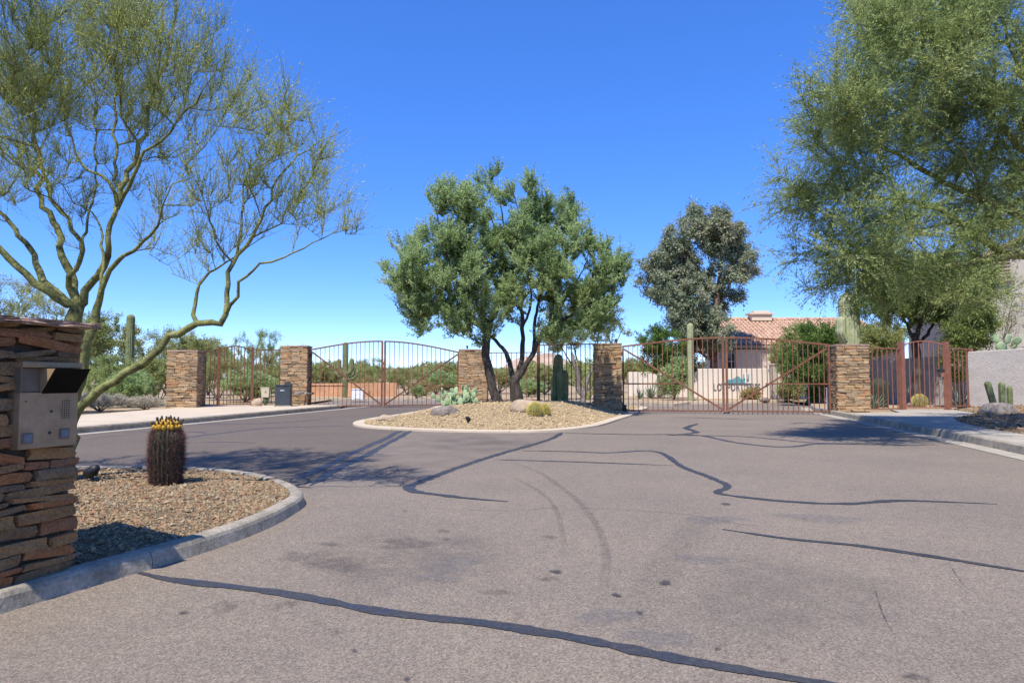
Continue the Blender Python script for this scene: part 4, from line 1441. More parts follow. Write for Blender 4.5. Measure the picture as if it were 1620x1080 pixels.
# -------- two-storey house at the right edge, gable end with louvred vent
rh = empty('house', at(1590, 600, 33), -.35, 'tall grey stucco house behind the right paloverde with louvred gable vent', 'house')
rh.location.z = 0
gw = 6.0
gz0, gz1 = 6.5, 8.6
V = [(-2.4, 0, 0), (gw, 0, 0), (gw, 0, gz0), (gw / 2 - .6, 0, gz1), (-2.4, 0, gz0 - .2), (-2.4, 9, 0), (gw, 9, 0), (gw, 9, gz0), (gw / 2 - .6, 9, gz1), (-2.4, 9, gz0 - .2)]
MB().add(V, [(0, 1, 2, 3, 4), (9, 8, 7, 6, 5), (0, 4, 9, 5), (1, 6, 7, 2)]).build('wall', M['stucco_house'], rh)
V = [(-3.0, -.5, gz0 - .45), (gw / 2 - .6, -.5, gz1 + .05), (gw / 2 - .6, 9.5, gz1 + .05), (-3.0, 9.5, gz0 - .45), (gw + .6, -.5, gz0 - .35), (gw + .6, 9.5, gz0 - .35)]
V2 = [(x, y, z + .2) for x, y, z in V]
rr = MB().add(V + V2, [(3, 2, 1, 0), (1, 2, 5, 4), (6, 7, 8, 9), (10, 11, 8, 7), (0, 1, 7, 6), (1, 4, 10, 7), (4, 5, 11, 10), (0, 6, 9, 3)]).build('roof', M['roof'], rh)
zc = at(1590, 424, 33).z
vt = MB().box((0, -.06, zc), (.85, .14, 1.05)).build('vent', M['stucco_house'], rh)
for k in range(6):
    MB().box((0, -.16, zc - .42 + k * .165), (.72, .10, .06), m=Matrix.Rotation(.6, 3, 'X')).build('louvre', M['roof_trim'], vt)
MB().box((0, -.12, zc - .60), (1.1, .2, .12)).build('sill', M['roof_trim'], vt)
#SECTION_PLANTS
# ================================================================== trees, shrubs and cacti
def unit(v):
    return v / np.maximum(1e-9, np.linalg.norm(v, axis=-1, keepdims=True))


def grow(limbs, attract, seg=.25, bf=.35, tip=.004, expo=2.3, jitter=.12, curve=.35, rs=None):
    """branch skeleton: traced limbs first, then twigs reach out to every attractor point.
    returns node positions, parents, radii"""
    pos, par, rad, plen, dirs = [], [], [], [], []

    def add(p, pa, r):
        pos.append(np.array(p, float)); par.append(pa); rad.append(r)
        if pa >= 0:
            d = pos[-1] - pos[pa]
            plen.append(plen[pa] + np.linalg.norm(d)); dirs.append(d / max(1e-9, np.linalg.norm(d)))
        else:
            plen.append(0.0); dirs.append(np.array((0, 0, 1.0)))
        return len(pos) - 1
    for li, (pts, r0, r1) in enumerate(limbs):
        P = [np.array(p, float) for p in crom(pts, 5)]
        P = resample(P, seg * .6)
        n = len(P)
        if not pos:
            last = add(P[0], -1, r0); start = 1
        else:
            D = np.linalg.norm(np.array(pos) - P[0], axis=1)
            last = int(D.argmin()); start = 1 if D[last] < seg * .8 else 0
        for i in range(start, n):
            r = r0 + (r1 - r0) * (i / (n - 1)) ** .8
            last = add(P[i] + rs.normal(0, .012 + r * .1, 3) * (i > 1), last, r)
    nfix = len(pos)
    A = np.asarray(attract, float)
    if len(A):
        alive = np.ones(len(A), bool)
        N = np.array(pos); PL = np.array(plen)
        best = np.full(len(A), 1e9); bi = np.zeros(len(A), int)

        def relax(ids):
            for j in ids:
                c = np.linalg.norm(A - pos[j], axis=1)
                c = c + bf * plen[j]
                up = c < best
                best[up] = c[up]; bi[up] = j
        relax(range(len(pos)))
        for _ in range(len(A)):
            m = np.where(alive, best, 1e9)
            k = int(m.argmin())
            if m[k] > 1e8: break
            alive[k] = False
            j = int(bi[k])
            q, p = pos[j], A[k]
            L = np.linalg.norm(p - q)
            if L < .03: continue
            ctrl = q + dirs[j] * L * curve + rs.normal(0, jitter * L * .5, 3) + np.array((0, 0, .06 * L))
            ns = max(1, int(L / seg))
            last = j
            new = []
            for s in range(1, ns + 1):
                t = s / ns
                x = q * (1 - t) ** 2 + ctrl * 2 * t * (1 - t) + p * t * t
                last = add(x + (rs.normal(0, jitter * seg * .3, 3) if s < ns else 0), last, 0.0)
                new.append(last)
            relax(new)
    n = len(pos)
    acc = np.zeros(n)
    kids = [[] for _ in range(n)]
    for i in range(1, n):
        if par[i] >= 0: kids[par[i]].append(i)
    R = np.array(rad)
    for i in range(n - 1, -1, -1):
        if not kids[i]: acc[i] = tip ** expo
        comp = acc[i] ** (1 / expo)
        if i >= nfix: R[i] = comp
        else: R[i] = max(R[i], min(comp, R[i] * 1.15))
        if par[i] >= 0: acc[par[i]] += acc[i]
    for i in range(nfix, n):
        if par[i] >= 0: R[i] = min(R[i], R[par[i]] * .92 + 1e-4)
    return np.array(pos), np.array(par), R, kids, nfix


def skeleton_mesh(name, pos, par, R, kids, mat, rmin=0.0, sides=(9, 6, 4)):
    V, Q = [], []
    nv = 0
    roots = [i for i in range(len(pos)) if par[i] < 0]
    stack = [(r, None) for r in roots]
    while stack:
        s, pa = stack.pop()
        chain = ([pa] if pa is not None else []) + [s]
        cur = s
        while kids[cur]:
            ks = sorted(kids[cur], key=lambda c: -R[c])
            for c in ks[1:]: stack.append((c, cur))
            cur = ks[0]
            chain.append(cur)
        P = pos[chain]; r = R[chain].copy()
        if pa is not None: r[0] = min(r[0], r[1] * 1.25)
        if r.max() < rmin: continue
        k = sides[0] if r.max() > .05 else (sides[1] if r.max() > .018 else sides[2])
        d = np.empty_like(P)
        d[1:-1] = P[2:] - P[:-2]; d[0] = P[1] - P[0]; d[-1] = P[-1] - P[-2]
        d = unit(d)
        a = np.cross(d[0], (.3, 1, .2)); a = a / np.linalg.norm(a)
        ang = np.arange(k) * 2 * math.pi / k
        rings = []
        for i in range(len(P)):
            a = a - d[i] * (a @ d[i]); a = a / max(1e-9, np.linalg.norm(a))
            b = np.cross(d[i], a)
            rr = r[i] * (1 if r[i] < .03 else 1 + .07 * np.sin(ang * 2 + i * 1.3))
            rings.append(P[i] + (np.cos(ang) * rr)[:, None] * a + (np.sin(ang) * rr)[:, None] * b)
        V.append(np.concatenate(rings))
        m = len(P)
        i0 = (np.arange(m - 1)[:, None] * k + np.arange(k)[None]) + nv
        i1 = (np.arange(m - 1)[:, None] * k + (np.arange(k)[None] + 1) % k) + nv
        Q.append(np.stack([i0, i1, i1 + k, i0 + k], -1).reshape(-1, 4))
        nv += m * k
    return np_mesh(name, np.concatenate(V), np.concatenate(Q), smooth=True)


def crown_arrays(pos, par, R, nfix, rs, thin=.03, twigs=5, tl=(.2, .45), tr=.0022, up=.4, spread=.55, droop=.0, leaves=8, ls=(.012, .022), aspect=.4,
                 align=.5, leafspread=.0, clump=.25):
    """twig prisms and leaf blades growing from the thin branches"""
    idx = np.where((R < thin) & (np.arange(len(pos)) >= nfix) & (par >= 0))[0]
    if len(idx) == 0: idx = np.where(par >= 0)[0]
    bd = unit(pos[idx] - pos[par[idx]])
    tone_n = rs.normal(0, clump, len(idx))                       # clumps lighter or darker
    M_ = len(idx) * twigs
    O = np.repeat(pos[idx], twigs, 0) - np.repeat(pos[idx] - pos[par[idx]], twigs, 0) * rs.random((M_, 1))
    D = unit(np.repeat(bd, twigs, 0) * .6 + np.array((0, 0, up)) + rs.normal(0, spread, (M_, 3)))
    L = rs.uniform(*tl, M_)
    P1 = O + D * (L * .5)[:, None]
    D2 = unit(D + np.array((0, 0, -droop)) + rs.normal(0, .16, (M_, 3)))
    P2 = P1 + D2 * (L * .5)[:, None]
    a = unit(np.cross(D, rs.normal(0, 1, (M_, 3)))); b = np.cross(D, a)
    V, Q, T, tint, nv = [], [], [], [], 0
    ring = lambda P, r: np.stack([P + a * r, P + (-a * .5 + b * .866) * r, P + (-a * .5 - b * .866) * r], 1)
    tv = np.concatenate([ring(O, tr), ring(P1, tr * .8), P2[:, None, :]], 1)          # 7 verts
    V.append(tv.reshape(-1, 3))
    base = np.arange(M_)[:, None] * 7
    Q.append(np.concatenate([base + np.array([k, (k + 1) % 3, 3 + (k + 1) % 3, 3 + k]) for k in range(3)]))
    T.append(np.concatenate([base + np.array([3 + k, 3 + (k + 1) % 3, 6]) for k in range(3)]))
    tint.append(np.repeat(rs.uniform(.88, 1.0, M_), 7))
    nv += M_ * 7
    if leaves:
        K = M_ * leaves
        t = rs.random(K)
        rep = lambda X: np.repeat(X, leaves, 0)
        o1, p1, p2 = rep(O), rep(P1), rep(P2)
        tt = t[:, None]
        C = np.where(tt < .5, o1 + (p1 - o1) * tt * 2, p1 + (p2 - p1) * (tt - .5) * 2)
        if leafspread: C = C + rs.normal(0, leafspread, (K, 3))
        ld = unit(rep(D2) * align + rs.normal(0, .6, (K, 3)))
        nn = unit(np.cross(ld, rs.normal(0, 1, (K, 3))))
        s = rs.uniform(*ls, K)[:, None]
        lv = np.stack([C + nn * s * aspect * .5, C + ld * s, C - nn * s * aspect * .5], 1)
        V.append(lv.reshape(-1, 3))
        T.append(np.arange(K)[:, None] * 3 + nv + np.arange(3)[None])
        tn = np.clip(.42 + np.repeat(np.repeat(tone_n, twigs), leaves) + rs.normal(0, .16, K), 0, .82)
        tint.append(np.repeat(tn, 3))
    return np.concatenate(V), np.concatenate(Q), np.concatenate(T), np.concatenate(tint)


def in_ellipsoids(E, n, rs, shell=.0):
    """points spread through a union of ellipsoids: (centre, radii, weight)"""
    w = np.array([e[2] * e[1][0] * e[1][1] * e[1][2] for e in E]); w = w / w.sum()
    out = []
    for k in range(n):
        c, r, _ = E[rs.choice(len(E), p=w)]
        d = rs.normal(0, 1, 3); d /= np.linalg.norm(d)
        out.append(np.array(c) + d * np.array(r) * rs.random() ** (1 / (3 + shell)))
    return np.array(out)


def in_clumps(E, n, m, r, rs, shell=.6):
    """points gathered in m sprays spread through the ellipsoids, so that gaps stay between them"""
    C = in_ellipsoids(E, m, rs, shell)
    k = rs.integers(0, m, n)
    size = rs.uniform(.7, 1.3, m)
    d = rs.normal(0, 1, (n, 3)); d /= np.linalg.norm(d, axis=1)[:, None]
    return C[k] + d * np.array(r) * (size[k] * rs.random(n) ** .45)[:, None]


def px_ell(px, py, rx, ry, Y, depth, w=1.0):
    c = at(px, py, Y)
    k = Y / FPX
    return ((c.x, c.y, c.z), (rx * k, depth, ry * k), w)


def px_limb(pts, Y, r0, r1, dy=0.0, z0=None):
    """limb traced in the photograph; Y may drift by dy over its length"""
    n = len(pts)
    out = []
    for i, p in enumerate(pts):
        q = at(p[0], p[1], Y + dy * i / max(1, n - 1))
        out.append((q.x, q.y, q.z))
    return (out, r0, r1)


def tree(name, label, cat, limbs, env, n, bark, leaf_m, seed, group=None, seg=.25, bf=.35, tip=.004, minz=None, curve=.35, shell=.6, extra=None, jitter=.12, trunk_rmin=0.0, clumps=None, **kw):
    rs = np.random.default_rng(seed)
    A = in_clumps(env, n, clumps[0], clumps[1], rs, shell) if clumps else in_ellipsoids(env, n, rs, shell)
    if minz is not None: A = A[A[:, 2] > minz]
    if extra is not None: A = np.concatenate([A, extra])
    pos, par, R, kids, nfix = grow(limbs, A, seg, bf, tip, rs=rs, curve=curve, jitter=jitter)
    base = Vector(limbs[0][0][0])
    root = empty(name, base, 0, label, cat, group)
    pos = pos - np.array(base)
    link('trunk', skeleton_mesh('trunk', pos, par, R, kids, bark, trunk_rmin), root, bark)
    V, Q, T, ti = crown_arrays(pos, par, R, nfix, rs, **kw)
    link('crown', np_mesh('crown', V, Q, T, attrs={'tint': ti}), root, leaf_m)
    return root


def W(x, y, z):
    return (x, y, z)


# -------- paloverde over the call box
b0 = (-4.62, 7.15, .12)


def nl(pts, r0, r1, dy=0.0, Y=7.1):
    return px_limb(pts, Y, r0, r1 * .45, dy)


jn = at(122, 492, 7.1)
limbs = [
    ([b0, (-4.63, 7.12, .9), (jn.x + .02, jn.y, jn.z)], 0.1050, 0.0782),
    nl([(122, 492), (100, 475), (50, 440), (0, 395), (-60, 360), (-130, 300)], 0.0558, 0.0204, -.5),
    nl([(105, 477), (66, 440), (46, 395), (10, 345), (-25, 310), (-60, 240)], 0.0459, 0.0170, .6),
    nl([(121, 490), (116, 440), (96, 398), (88, 356), (66, 324), (61, 300), (60, 240), (40, 160), (20, 90)], 0.0492, 0.0136, .4),
    nl([(116, 470), (107, 444), (125, 417), (127, 389), (111, 356), (83, 315), (66, 268), (50, 200), (60, 120)], 0.0328, 0.0109, -.5),
    nl([(125, 490), (131, 481), (143, 449), (164, 426), (171, 393), (171, 356), (185, 331), (178, 301), (160, 278), (125, 250), (105, 190)], 0.0492, 0.0122, -.3),
    nl([(185, 329), (199, 278), (222, 231), (241, 153), (264, 93), (278, 23), (285, -60)], 0.0328, 0.0095, .3),
    nl([(188, 322), (213, 278), (231, 241), (259, 218), (296, 176), (324, 139), (345, 100)], 0.0262, 0.0082, -.6),
    nl([(178, 301), (182, 240), (180, 170), (195, 90), (190, 10)], 0.0197, 0.0082, .5),
    nl([(127, 389), (150, 300), (150, 200), (160, 90)], 0.0164, 0.0082, .8),
    ([b0, (-4.55, 7.0, .55), at(128, 600, 6.9), at(131, 560, 6.85), at(141, 532, 6.85), at(153, 519, 6.85), at(155, 491, 6.85)], 0.0558, 0.0408),
    nl([(155, 491), (160, 463), (171, 431), (199, 403), (231, 380), (252, 356), (257, 329), (270, 290)], 0.0361, 0.0109, -.3, 6.85),
    nl([(160, 450), (160, 370), (139, 324), (128, 280)], 0.0197, 0.0082, .4, 6.85),
    ([b0, (-4.5, 6.95, .5), at(128, 637, 6.8), at(178, 603, 6.75), at(235, 566, 6.7), at(271, 530, 6.7), at(305, 515, 6.7), at(335, 513, 6.7), at(352, 512, 6.7)], 0.0525, 0.0323),
    nl([(352, 513), (359, 489), (357, 458), (367, 411), (390, 390), (411, 354), (430, 310), (452, 266), (504, 224), (545, 205)], 0.0302, 0.0068, .2, 6.7),
    nl([(357, 490), (366, 480), (393, 432), (432, 411), (484, 390), (541, 359)], 0.0210, 0.0061, -.4, 6.7),
    nl([(305, 514), (307, 484), (320, 447), (359, 416), (385, 395)], 0.0236, 0.0136, .2, 6.7),
    nl([(375, 402), (380, 360), (390, 280), (427, 204), (440, 150)], 0.0164, 0.0061, .4, 6.75),
    nl([(360, 415), (340, 370), (320, 310), (300, 260)], 0.0144, 0.0061, -.3, 6.7),
    nl([(345, 378), (330, 330), (335, 280), (345, 230)], 0.0118, 0.0054, .5, 6.7),
]
E = [px_ell(90, 90, 190, 130, 7.1, 1.5, 1.15), px_ell(60, -80, 220, 110, 7.1, 1.6, .8), px_ell(230, 120, 110, 150, 7.0, 1.1, .9), px_ell(20, 250, 150, 80, 7.1, 1.4, .8),
     px_ell(200, 300, 120, 60, 6.9, .9, .35), px_ell(-120, 150, 160, 220, 7.2, 1.5, .6), px_ell(250, -60, 120, 90, 7.0, 1.2, .7)]
E2 = [px_ell(440, 240, 95, 95, 6.75, .7, 1.0), px_ell(500, 335, 80, 52, 6.7, .55, 1.15), px_ell(350, 330, 75, 85, 6.75, .6, .8), px_ell(420, 170, 60, 50, 6.75, .5, .8), px_ell(290, 400, 90, 45, 6.8, .5, .4)]
ex = in_ellipsoids(E2, 180, np.random.default_rng(5), .6)
tree('paloverde_tree', 'near green-barked paloverde leaning over the call box pillar', 'tree', limbs, E, 1250, M['bark_green'], M['leaf_palo'], 3, extra=ex, seg=.18, bf=.3, tip=.0028, clumps=(120, (.36, .36, .5)),
     minz=2.4, twigs=11, tl=(.2, .6), tr=.0021, up=.8, spread=.34, droop=-.05, leaves=9, ls=(.014, .03), aspect=.4, align=1.0, thin=.016, leafspread=.008, clump=.2)

# -------- paloverde at the right edge
b0 = (11.4, 13.35, .25)
Yr_ = 13.0
rl = lambda pts, r0, r1, dy=0.0: px_limb(pts, Yr_, r0, r1, dy)
limbs = [
    ([b0, (11.25, 13.25, 1.2), tuple(at(1712, 490, Yr_)), tuple(at(1700, 440, Yr_))], .22, .17),
    rl([(1702, 450), (1660, 412), (1620, 405), (1582, 407), (1550, 415), (1500, 420), (1450, 425)], .13, .02, -.6),
    rl([(1600, 406), (1579, 399), (1563, 380), (1540, 363), (1511, 347), (1482, 328), (1433, 320), (1370, 310), (1300, 290)], .08, .018, -.5),
    rl([(1702, 440), (1670, 370), (1620, 344), (1589, 328), (1556, 315), (1524, 299), (1492, 286), (1430, 250), (1350, 210), (1280, 190)], .11, .016, .6),
    rl([(1690, 420), (1660, 300), (1610, 230), (1560, 170), (1500, 120), (1430, 60)], .10, .018, -.4),
    rl([(1700, 430), (1690, 300), (1650, 180), (1600, 80), (1570, -30)], .10, .018, .8),
    rl([(1556, 315), (1530, 250), (1480, 200), (1400, 160)], .035, .012, -1.2),
    rl([(1511, 347), (1440, 370), (1370, 380), (1320, 400)], .03, .012, .9),
    rl([(1640, 250), (1680, 150), (1720, 50)], .05, .015, -.8),
    rl([(1600, 406), (1560, 440), (1520, 445), (1480, 450)], .03, .01, .5),
]
E = [px_ell(1440, 180, 200, 130, 12.82, 2.12, 1), px_ell(1310, 235, 95, 95, 12.45, 1.38, 1.3), px_ell(1345, 370, 90, 80, 12.54, 1.38, 1.3), px_ell(1450, 390, 140, 70, 12.82, 1.84, 1), px_ell(1560, 90, 200, 130, 13.09, 2.21, .9),
     px_ell(1400, 50, 90, 90, 12.63, 1.47, 1), px_ell(1510, -60, 170, 100, 13.00, 2.02, .8), px_ell(1590, 250, 120, 110, 13.18, 2.02, .8), px_ell(1380, 440, 90, 45, 12.73, 1.29, 1.1), px_ell(1720, 150, 160, 200, 13.37, 2.02, .6), px_ell(1350, 450, 70, 42, 12.6, 1.2, 1.2), px_ell(1342, 478, 44, 20, 12.5, .7, 2.2), px_ell(1440, 475, 80, 36, 12.8, 1.2, 1.2), px_ell(1520, 480, 60, 34, 13.0, 1.1, 1.0), ((11.2, 14.8, 5.3), (2.0, 1.8, 1.2), .9), ((10.6, 16.6, 5.0), (1.9, 1.6, 1.0), .8), ((13.2, 16.8, 5.6), (2.2, 2.0, 1.0), .7), px_ell(1480, 455, 80, 40, 12.82, 1.20, .9)]
tree('paloverde_tree', 'large dense paloverde reaching in from the right edge over the walkway', 'tree', limbs, E, 1750, M['bark_green'], M['leaf_palo_r'], 8, seg=.3, bf=.3, tip=.0045,
     clumps=(150, (.75, .75, .45)), twigs=10, tl=(.35, .85), tr=.0036, up=.15, spread=.36, droop=.2, leaves=25, ls=(.03, .07), aspect=.32, align=1.3, thin=.03, leafspread=.02, clump=.22, minz=2.6)

# -------- middle island trees
zb = mound_h(-.5, 21.5)
cl = lambda pts, Y, r0, r1, dy=0.0: px_limb(pts, Y, r0, r1, dy)
p0 = at(788, 640, 21.4); p0.z = mound_h(p0.x, p0.y) - .05
limbs = [
    ([tuple(p0), tuple(at(781, 615, 21.4)), tuple(at(773, 590, 21.4)), tuple(at(769, 551, 21.4)), tuple(at(771, 520, 21.4)), tuple(at(774, 508, 21.4))], .16, .115),
    cl([(773, 512), (755, 490), (735, 465), (715, 430), (700, 380), (690, 330)], 21.4, 0.080, 0.016, -.8),
    cl([(774, 510), (790, 485), (800, 440), (790, 380), (770, 330)], 21.4, 0.072, 0.016, .9),
    cl([(771, 525), (745, 508), (710, 495), (670, 470), (630, 455)], 21.4, 0.060, 0.012, -.3),
    cl([(755, 490), (750, 440), (745, 380), (735, 320), (725, 290)], 21.4, 0.048, 0.012, .3),
]
E = [px_ell(705, 520, 34, 16, 21.2, .7, 1.6), px_ell(755, 525, 34, 18, 21.3, .7, 1.3), px_ell(690, 425, 80, 60, 21.3, 1.5, 1.1), px_ell(648, 450, 48, 52, 21.2, 1.1, 1.4), px_ell(725, 340, 48, 52, 21.3, 1.0, 1.1), px_ell(690, 310, 28, 24, 21.3, .6, .8), px_ell(730, 440, 60, 75, 21.4, 1.6, 1), px_ell(680, 490, 60, 30, 21.2, 1.1, 1.3),
     px_ell(765, 470, 40, 45, 21.6, 1.2, .7), px_ell(745, 505, 34, 24, 21.3, .7, .7), px_ell(672, 360, 30, 38, 21.3, .8, 1)]
tree('mesquite_tree', 'green tree with single leaning dark trunk, left of the pair on the mound', 'tree', limbs, E, 620, M['bark_dark'], M['leaf_mesq'], 12, seg=.28, bf=.28, tip=.006,
     clumps=(100, (.42, .42, .55)), twigs=9, tl=(.25, .6), tr=.004, up=.9, spread=.36, droop=.05, leaves=32, ls=(.04, .085), aspect=.46, align=.8, thin=.03, leafspread=.022, clump=.22)
p0 = at(818, 636, 21.8); p0.z = mound_h(p0.x, p0.y) - .05
limbs = [
    ([tuple(p0), tuple(at(816, 618, 21.8)), tuple(at(815, 600, 21.8))], .22, .18),
    cl([(814, 604), (810, 588), (804, 567), (792, 547), (777, 532), (765, 515)], 21.8, 0.104, 0.040, .5),
    cl([(817, 600), (824, 580), (827, 545), (825, 493), (815, 440), (800, 370), (790, 310)], 21.8, 0.096, 0.016, .6),
    cl([(818, 600), (836, 570), (852, 539), (868, 516), (907, 497), (945, 470)], 21.8, 0.112, 0.024, -.6),
    cl([(845, 552), (846, 508), (855, 460), (860, 400), (870, 340)], 21.8, 0.064, 0.014, .4),
    cl([(868, 516), (890, 480), (920, 430), (935, 390)], 21.8, 0.048, 0.012, .6),
    cl([(826, 520), (840, 470), (830, 400), (820, 330), (805, 290)], 21.8, 0.048, 0.012, -.9),
    cl([(852, 539), (872, 500), (880, 440), (900, 380)], 21.8, 0.040, 0.012, -1.0),
]
E = [px_ell(900, 520, 44, 18, 21.5, .9, 1.2), px_ell(950, 520, 36, 18, 21.5, .8, 1.2), px_ell(800, 335, 45, 62, 21.8, 1.1, 1.1), px_ell(840, 320, 32, 40, 21.9, .9, 1), px_ell(770, 280, 14, 20, 21.8, .4, .8), px_ell(870, 380, 60, 55, 21.8, 1.5, 1), px_ell(920, 440, 62, 58, 21.6, 1.5, 1), px_ell(900, 350, 32, 34, 21.8, .8, 1), px_ell(950, 400, 30, 32, 21.7, .7, .9),
     px_ell(830, 430, 70, 65, 21.8, 1.8, 1), px_ell(965, 440, 26, 46, 21.6, .9, 1.3), px_ell(955, 485, 44, 34, 21.6, 1.0, 1.3), px_ell(790, 480, 50, 34, 21.5, 1.2, .7), px_ell(880, 480, 50, 22, 21.6, 1.0, .5)]
tree('mesquite_tree', 'multi-stemmed dark-barked tree with broad green crown on the mound', 'tree', limbs, E, 760, M['bark_dark'], M['leaf_mesq'], 14, seg=.28, bf=.28, tip=.006,
     clumps=(100, (.42, .42, .55)), twigs=9, tl=(.25, .6), tr=.004, up=.9, spread=.36, droop=.05, leaves=32, ls=(.04, .085), aspect=.46, align=.8, thin=.03, leafspread=.022, clump=.22)

# -------- eucalypt by the house
p0 = at(1128, 600, 44); p0.z = .05
limbs = [
    ([tuple(p0), tuple(at(1130, 560, 44)), tuple(at(1132, 500, 44)), tuple(at(1138, 440, 44)), tuple(at(1140, 400, 44)), tuple(at(1130, 345, 44))], .32, .06),
    cl([(1130, 575), (1112, 520), (1095, 470), (1085, 420), (1090, 370)], 44, .2, .04, -.8),
    cl([(1132, 500), (1155, 450), (1170, 410)], 44, .12, .03, .8),
    cl([(1100, 490), (1060, 460), (1035, 440)], 44, .1, .03, .4),
    cl([(1125, 570), (1090, 545), (1065, 520)], 44, .1, .03, -1.5),
]
E = [px_ell(1115, 355, 38, 32, 44, 1.4, 1.2), px_ell(1150, 370, 32, 38, 44, 1.4, 1.2), px_ell(1085, 385, 36, 36, 43.8, 1.4, 1.2), px_ell(1160, 410, 30, 36, 44, 1.3, 1.1), px_ell(1065, 425, 36, 34, 43.8, 1.4, 1.1), px_ell(1105, 430, 42, 34, 43.5, 1.6, 1.2),
     px_ell(1030, 430, 28, 42, 43.8, 1.2, 1.4), px_ell(1055, 470, 38, 36, 43.6, 1.4, 1.1), px_ell(1100, 490, 40, 40, 43.3, 1.5, 1.3), px_ell(1150, 465, 28, 34, 44.3, 1.2, .8), px_ell(1130, 520, 34, 32, 43.3, 1.3, 1.2), px_ell(1080, 535, 40, 28, 43.2, 1.3, 1.1), px_ell(1115, 575, 26, 36, 43, 1.0, .7)]
tree('eucalyptus_tree', 'tall grey-green eucalyptus left of the tile-roofed house', 'tree', limbs, E, 620, M['bark_brown'], M['leaf_euc'], 17, seg=.5, bf=.25, tip=.011,
     twigs=6, tl=(.3, .7), tr=.008, up=.1, spread=.6, droop=.25, clumps=(140, (.75, .75, .6)), leaves=36, ls=(.10, .2), aspect=.55, thin=.07, leafspread=.11, clump=.2)


def simple_tree(name, label, px, Y, z0, E, n, bark, lm, seed, stems=3, r=.09, cat='tree', **kw):
    base = at(px, 600, Y)
    rs = np.random.default_rng(seed)
    b = (base.x, base.y, z0)
    limbs = []
    cs = [e[0] for e in E]
    for k in range(stems):
        c = np.array(cs[k % len(cs)])
        m1 = np.array(b) * .65 + c * .35 + np.array((rs.normal(0, .15), rs.normal(0, .15), .1))
        limbs.append(([b, tuple(m1), tuple(c)], r, r * .25))
    return tree(name, label, cat, limbs, E, n, bark, lm, seed, **kw)


FAR = dict(seg=.35, bf=.3, tip=.006, twigs=5, tl=(.2, .5), tr=.005, up=.4, spread=.5, droop=.05, leaves=27, ls=(.06, .13), aspect=.5, thin=.04, leafspread=.06, clump=.2)
# paloverde behind the island fence, pale snag beside it
simple_tree('paloverde_tree', 'pale green paloverde behind the island fence and the shaded pillar', 930, 37, .1,
            [px_ell(900, 515, 50, 34, 37, 1.4), px_ell(950, 505, 36, 36, 37, 1.2), px_ell(880, 535, 36, 22, 36.5, 1.1), px_ell(985, 520, 16, 20, 37, .8, .6)], 170, M['bark_green'], M['leaf_creosote'], 31, 4, .08, **FAR)
p0 = at(922, 622, 33); p0.z = .1
r = tree('dead_snag', 'bare grey leaning snag behind the island fence', 'dead tree', [([tuple(p0), tuple(at(930, 600, 33)), tuple(at(945, 570, 33)), tuple(at(960, 545, 33))], .12, .04), ([tuple(at(918, 624, 33)), tuple(at(912, 590, 33)), tuple(at(905, 560, 33))], .16, .07),
     ([tuple(at(958, 548, 33)), tuple(at(958, 530, 33)), tuple(at(948, 522, 33)), tuple(at(930, 524, 33))], .05, .02)], [px_ell(925, 545, 30, 12, 33, .4)], 26, M['rock_grey'], M['leaf_dry'], 33, seg=.25, twigs=2, leaves=0, tl=(.1, .3), tr=.005, thin=.03)
simple_tree('green_tree', 'bright green feathery tree at the left foot of the eucalyptus', 1042, 40, .1,
            [px_ell(1035, 540, 26, 30, 40, 1.0), px_ell(1060, 555, 30, 30, 40, 1.0), px_ell(1040, 575, 30, 18, 40, .9)], 150, M['bark_grey'], M['leaf_green'], 34, 3, .07, **FAR)
p0 = at(1450, 645, 28.5); p0.z = .12
limbs = [([tuple(p0), tuple(at(1452, 590, 28.5)), tuple(at(1450, 545, 28.5)), tuple(at(1447, 528, 28.5))], .2, .15), cl([(1450, 540), (1435, 515), (1420, 480)], 28.5, .09, .03, .4), cl([(1450, 535), (1458, 500), (1462, 460), (1465, 420)], 28.5, .10, .03, -.4), cl([(1455, 545), (1475, 515), (1495, 490), (1510, 460)], 28.5, .08, .03, .3)]
E = [px_ell(1440, 450, 75, 50, 28.5, 1.8), px_ell(1500, 440, 60, 50, 28.5, 1.6), px_ell(1400, 480, 45, 30, 28.3, 1.2), px_ell(1460, 485, 40, 26, 28.4, 1.0, .7), px_ell(1530, 490, 34, 50, 28.2, 1.1, .9)]
tree('willow_tree', 'dark-trunked green tree rising behind the right walk-in gate', 'tree', limbs, E, 420, M['bark_dark'], M['leaf_willow'], 36, seg=.32, bf=.3, tip=.006, twigs=6, tl=(.25, .6), tr=.004, up=.0, spread=.5, droop=.5, leaves=32, ls=(.08, .16), aspect=.32, thin=.035, leafspread=.06, clump=.2)
simple_tree('leafy_shrub', 'yellow-green drooping shrub behind the fence panel by the stucco wall', 1525, 26.5, .2,
            [px_ell(1522, 530, 24, 34, 26.5, .7), px_ell(1515, 570, 18, 40, 26.3, .6), px_ell(1545, 510, 24, 40, 26.5, .7)], 130, M['bark_grey'], M['leaf_willow'], 37, 5, .03, cat='shrub', **{**FAR, 'up': -.1, 'droop': .4, 'ls': (.06, .12)})
simple_tree('thin_shrub', 'sparse twiggy shrub against the tall grey house', 1575, 27, .2, [px_ell(1570, 510, 34, 50, 27, .8), px_ell(1600, 480, 30, 50, 27, .8), px_ell(1610, 540, 20, 40, 27, .6)], 110, M['bark_grey'], M['leaf_creosote'], 38, 6, .025, cat='shrub', **{**FAR, 'leaves': 4, 'twigs': 3, 'ls': (.04, .08)})
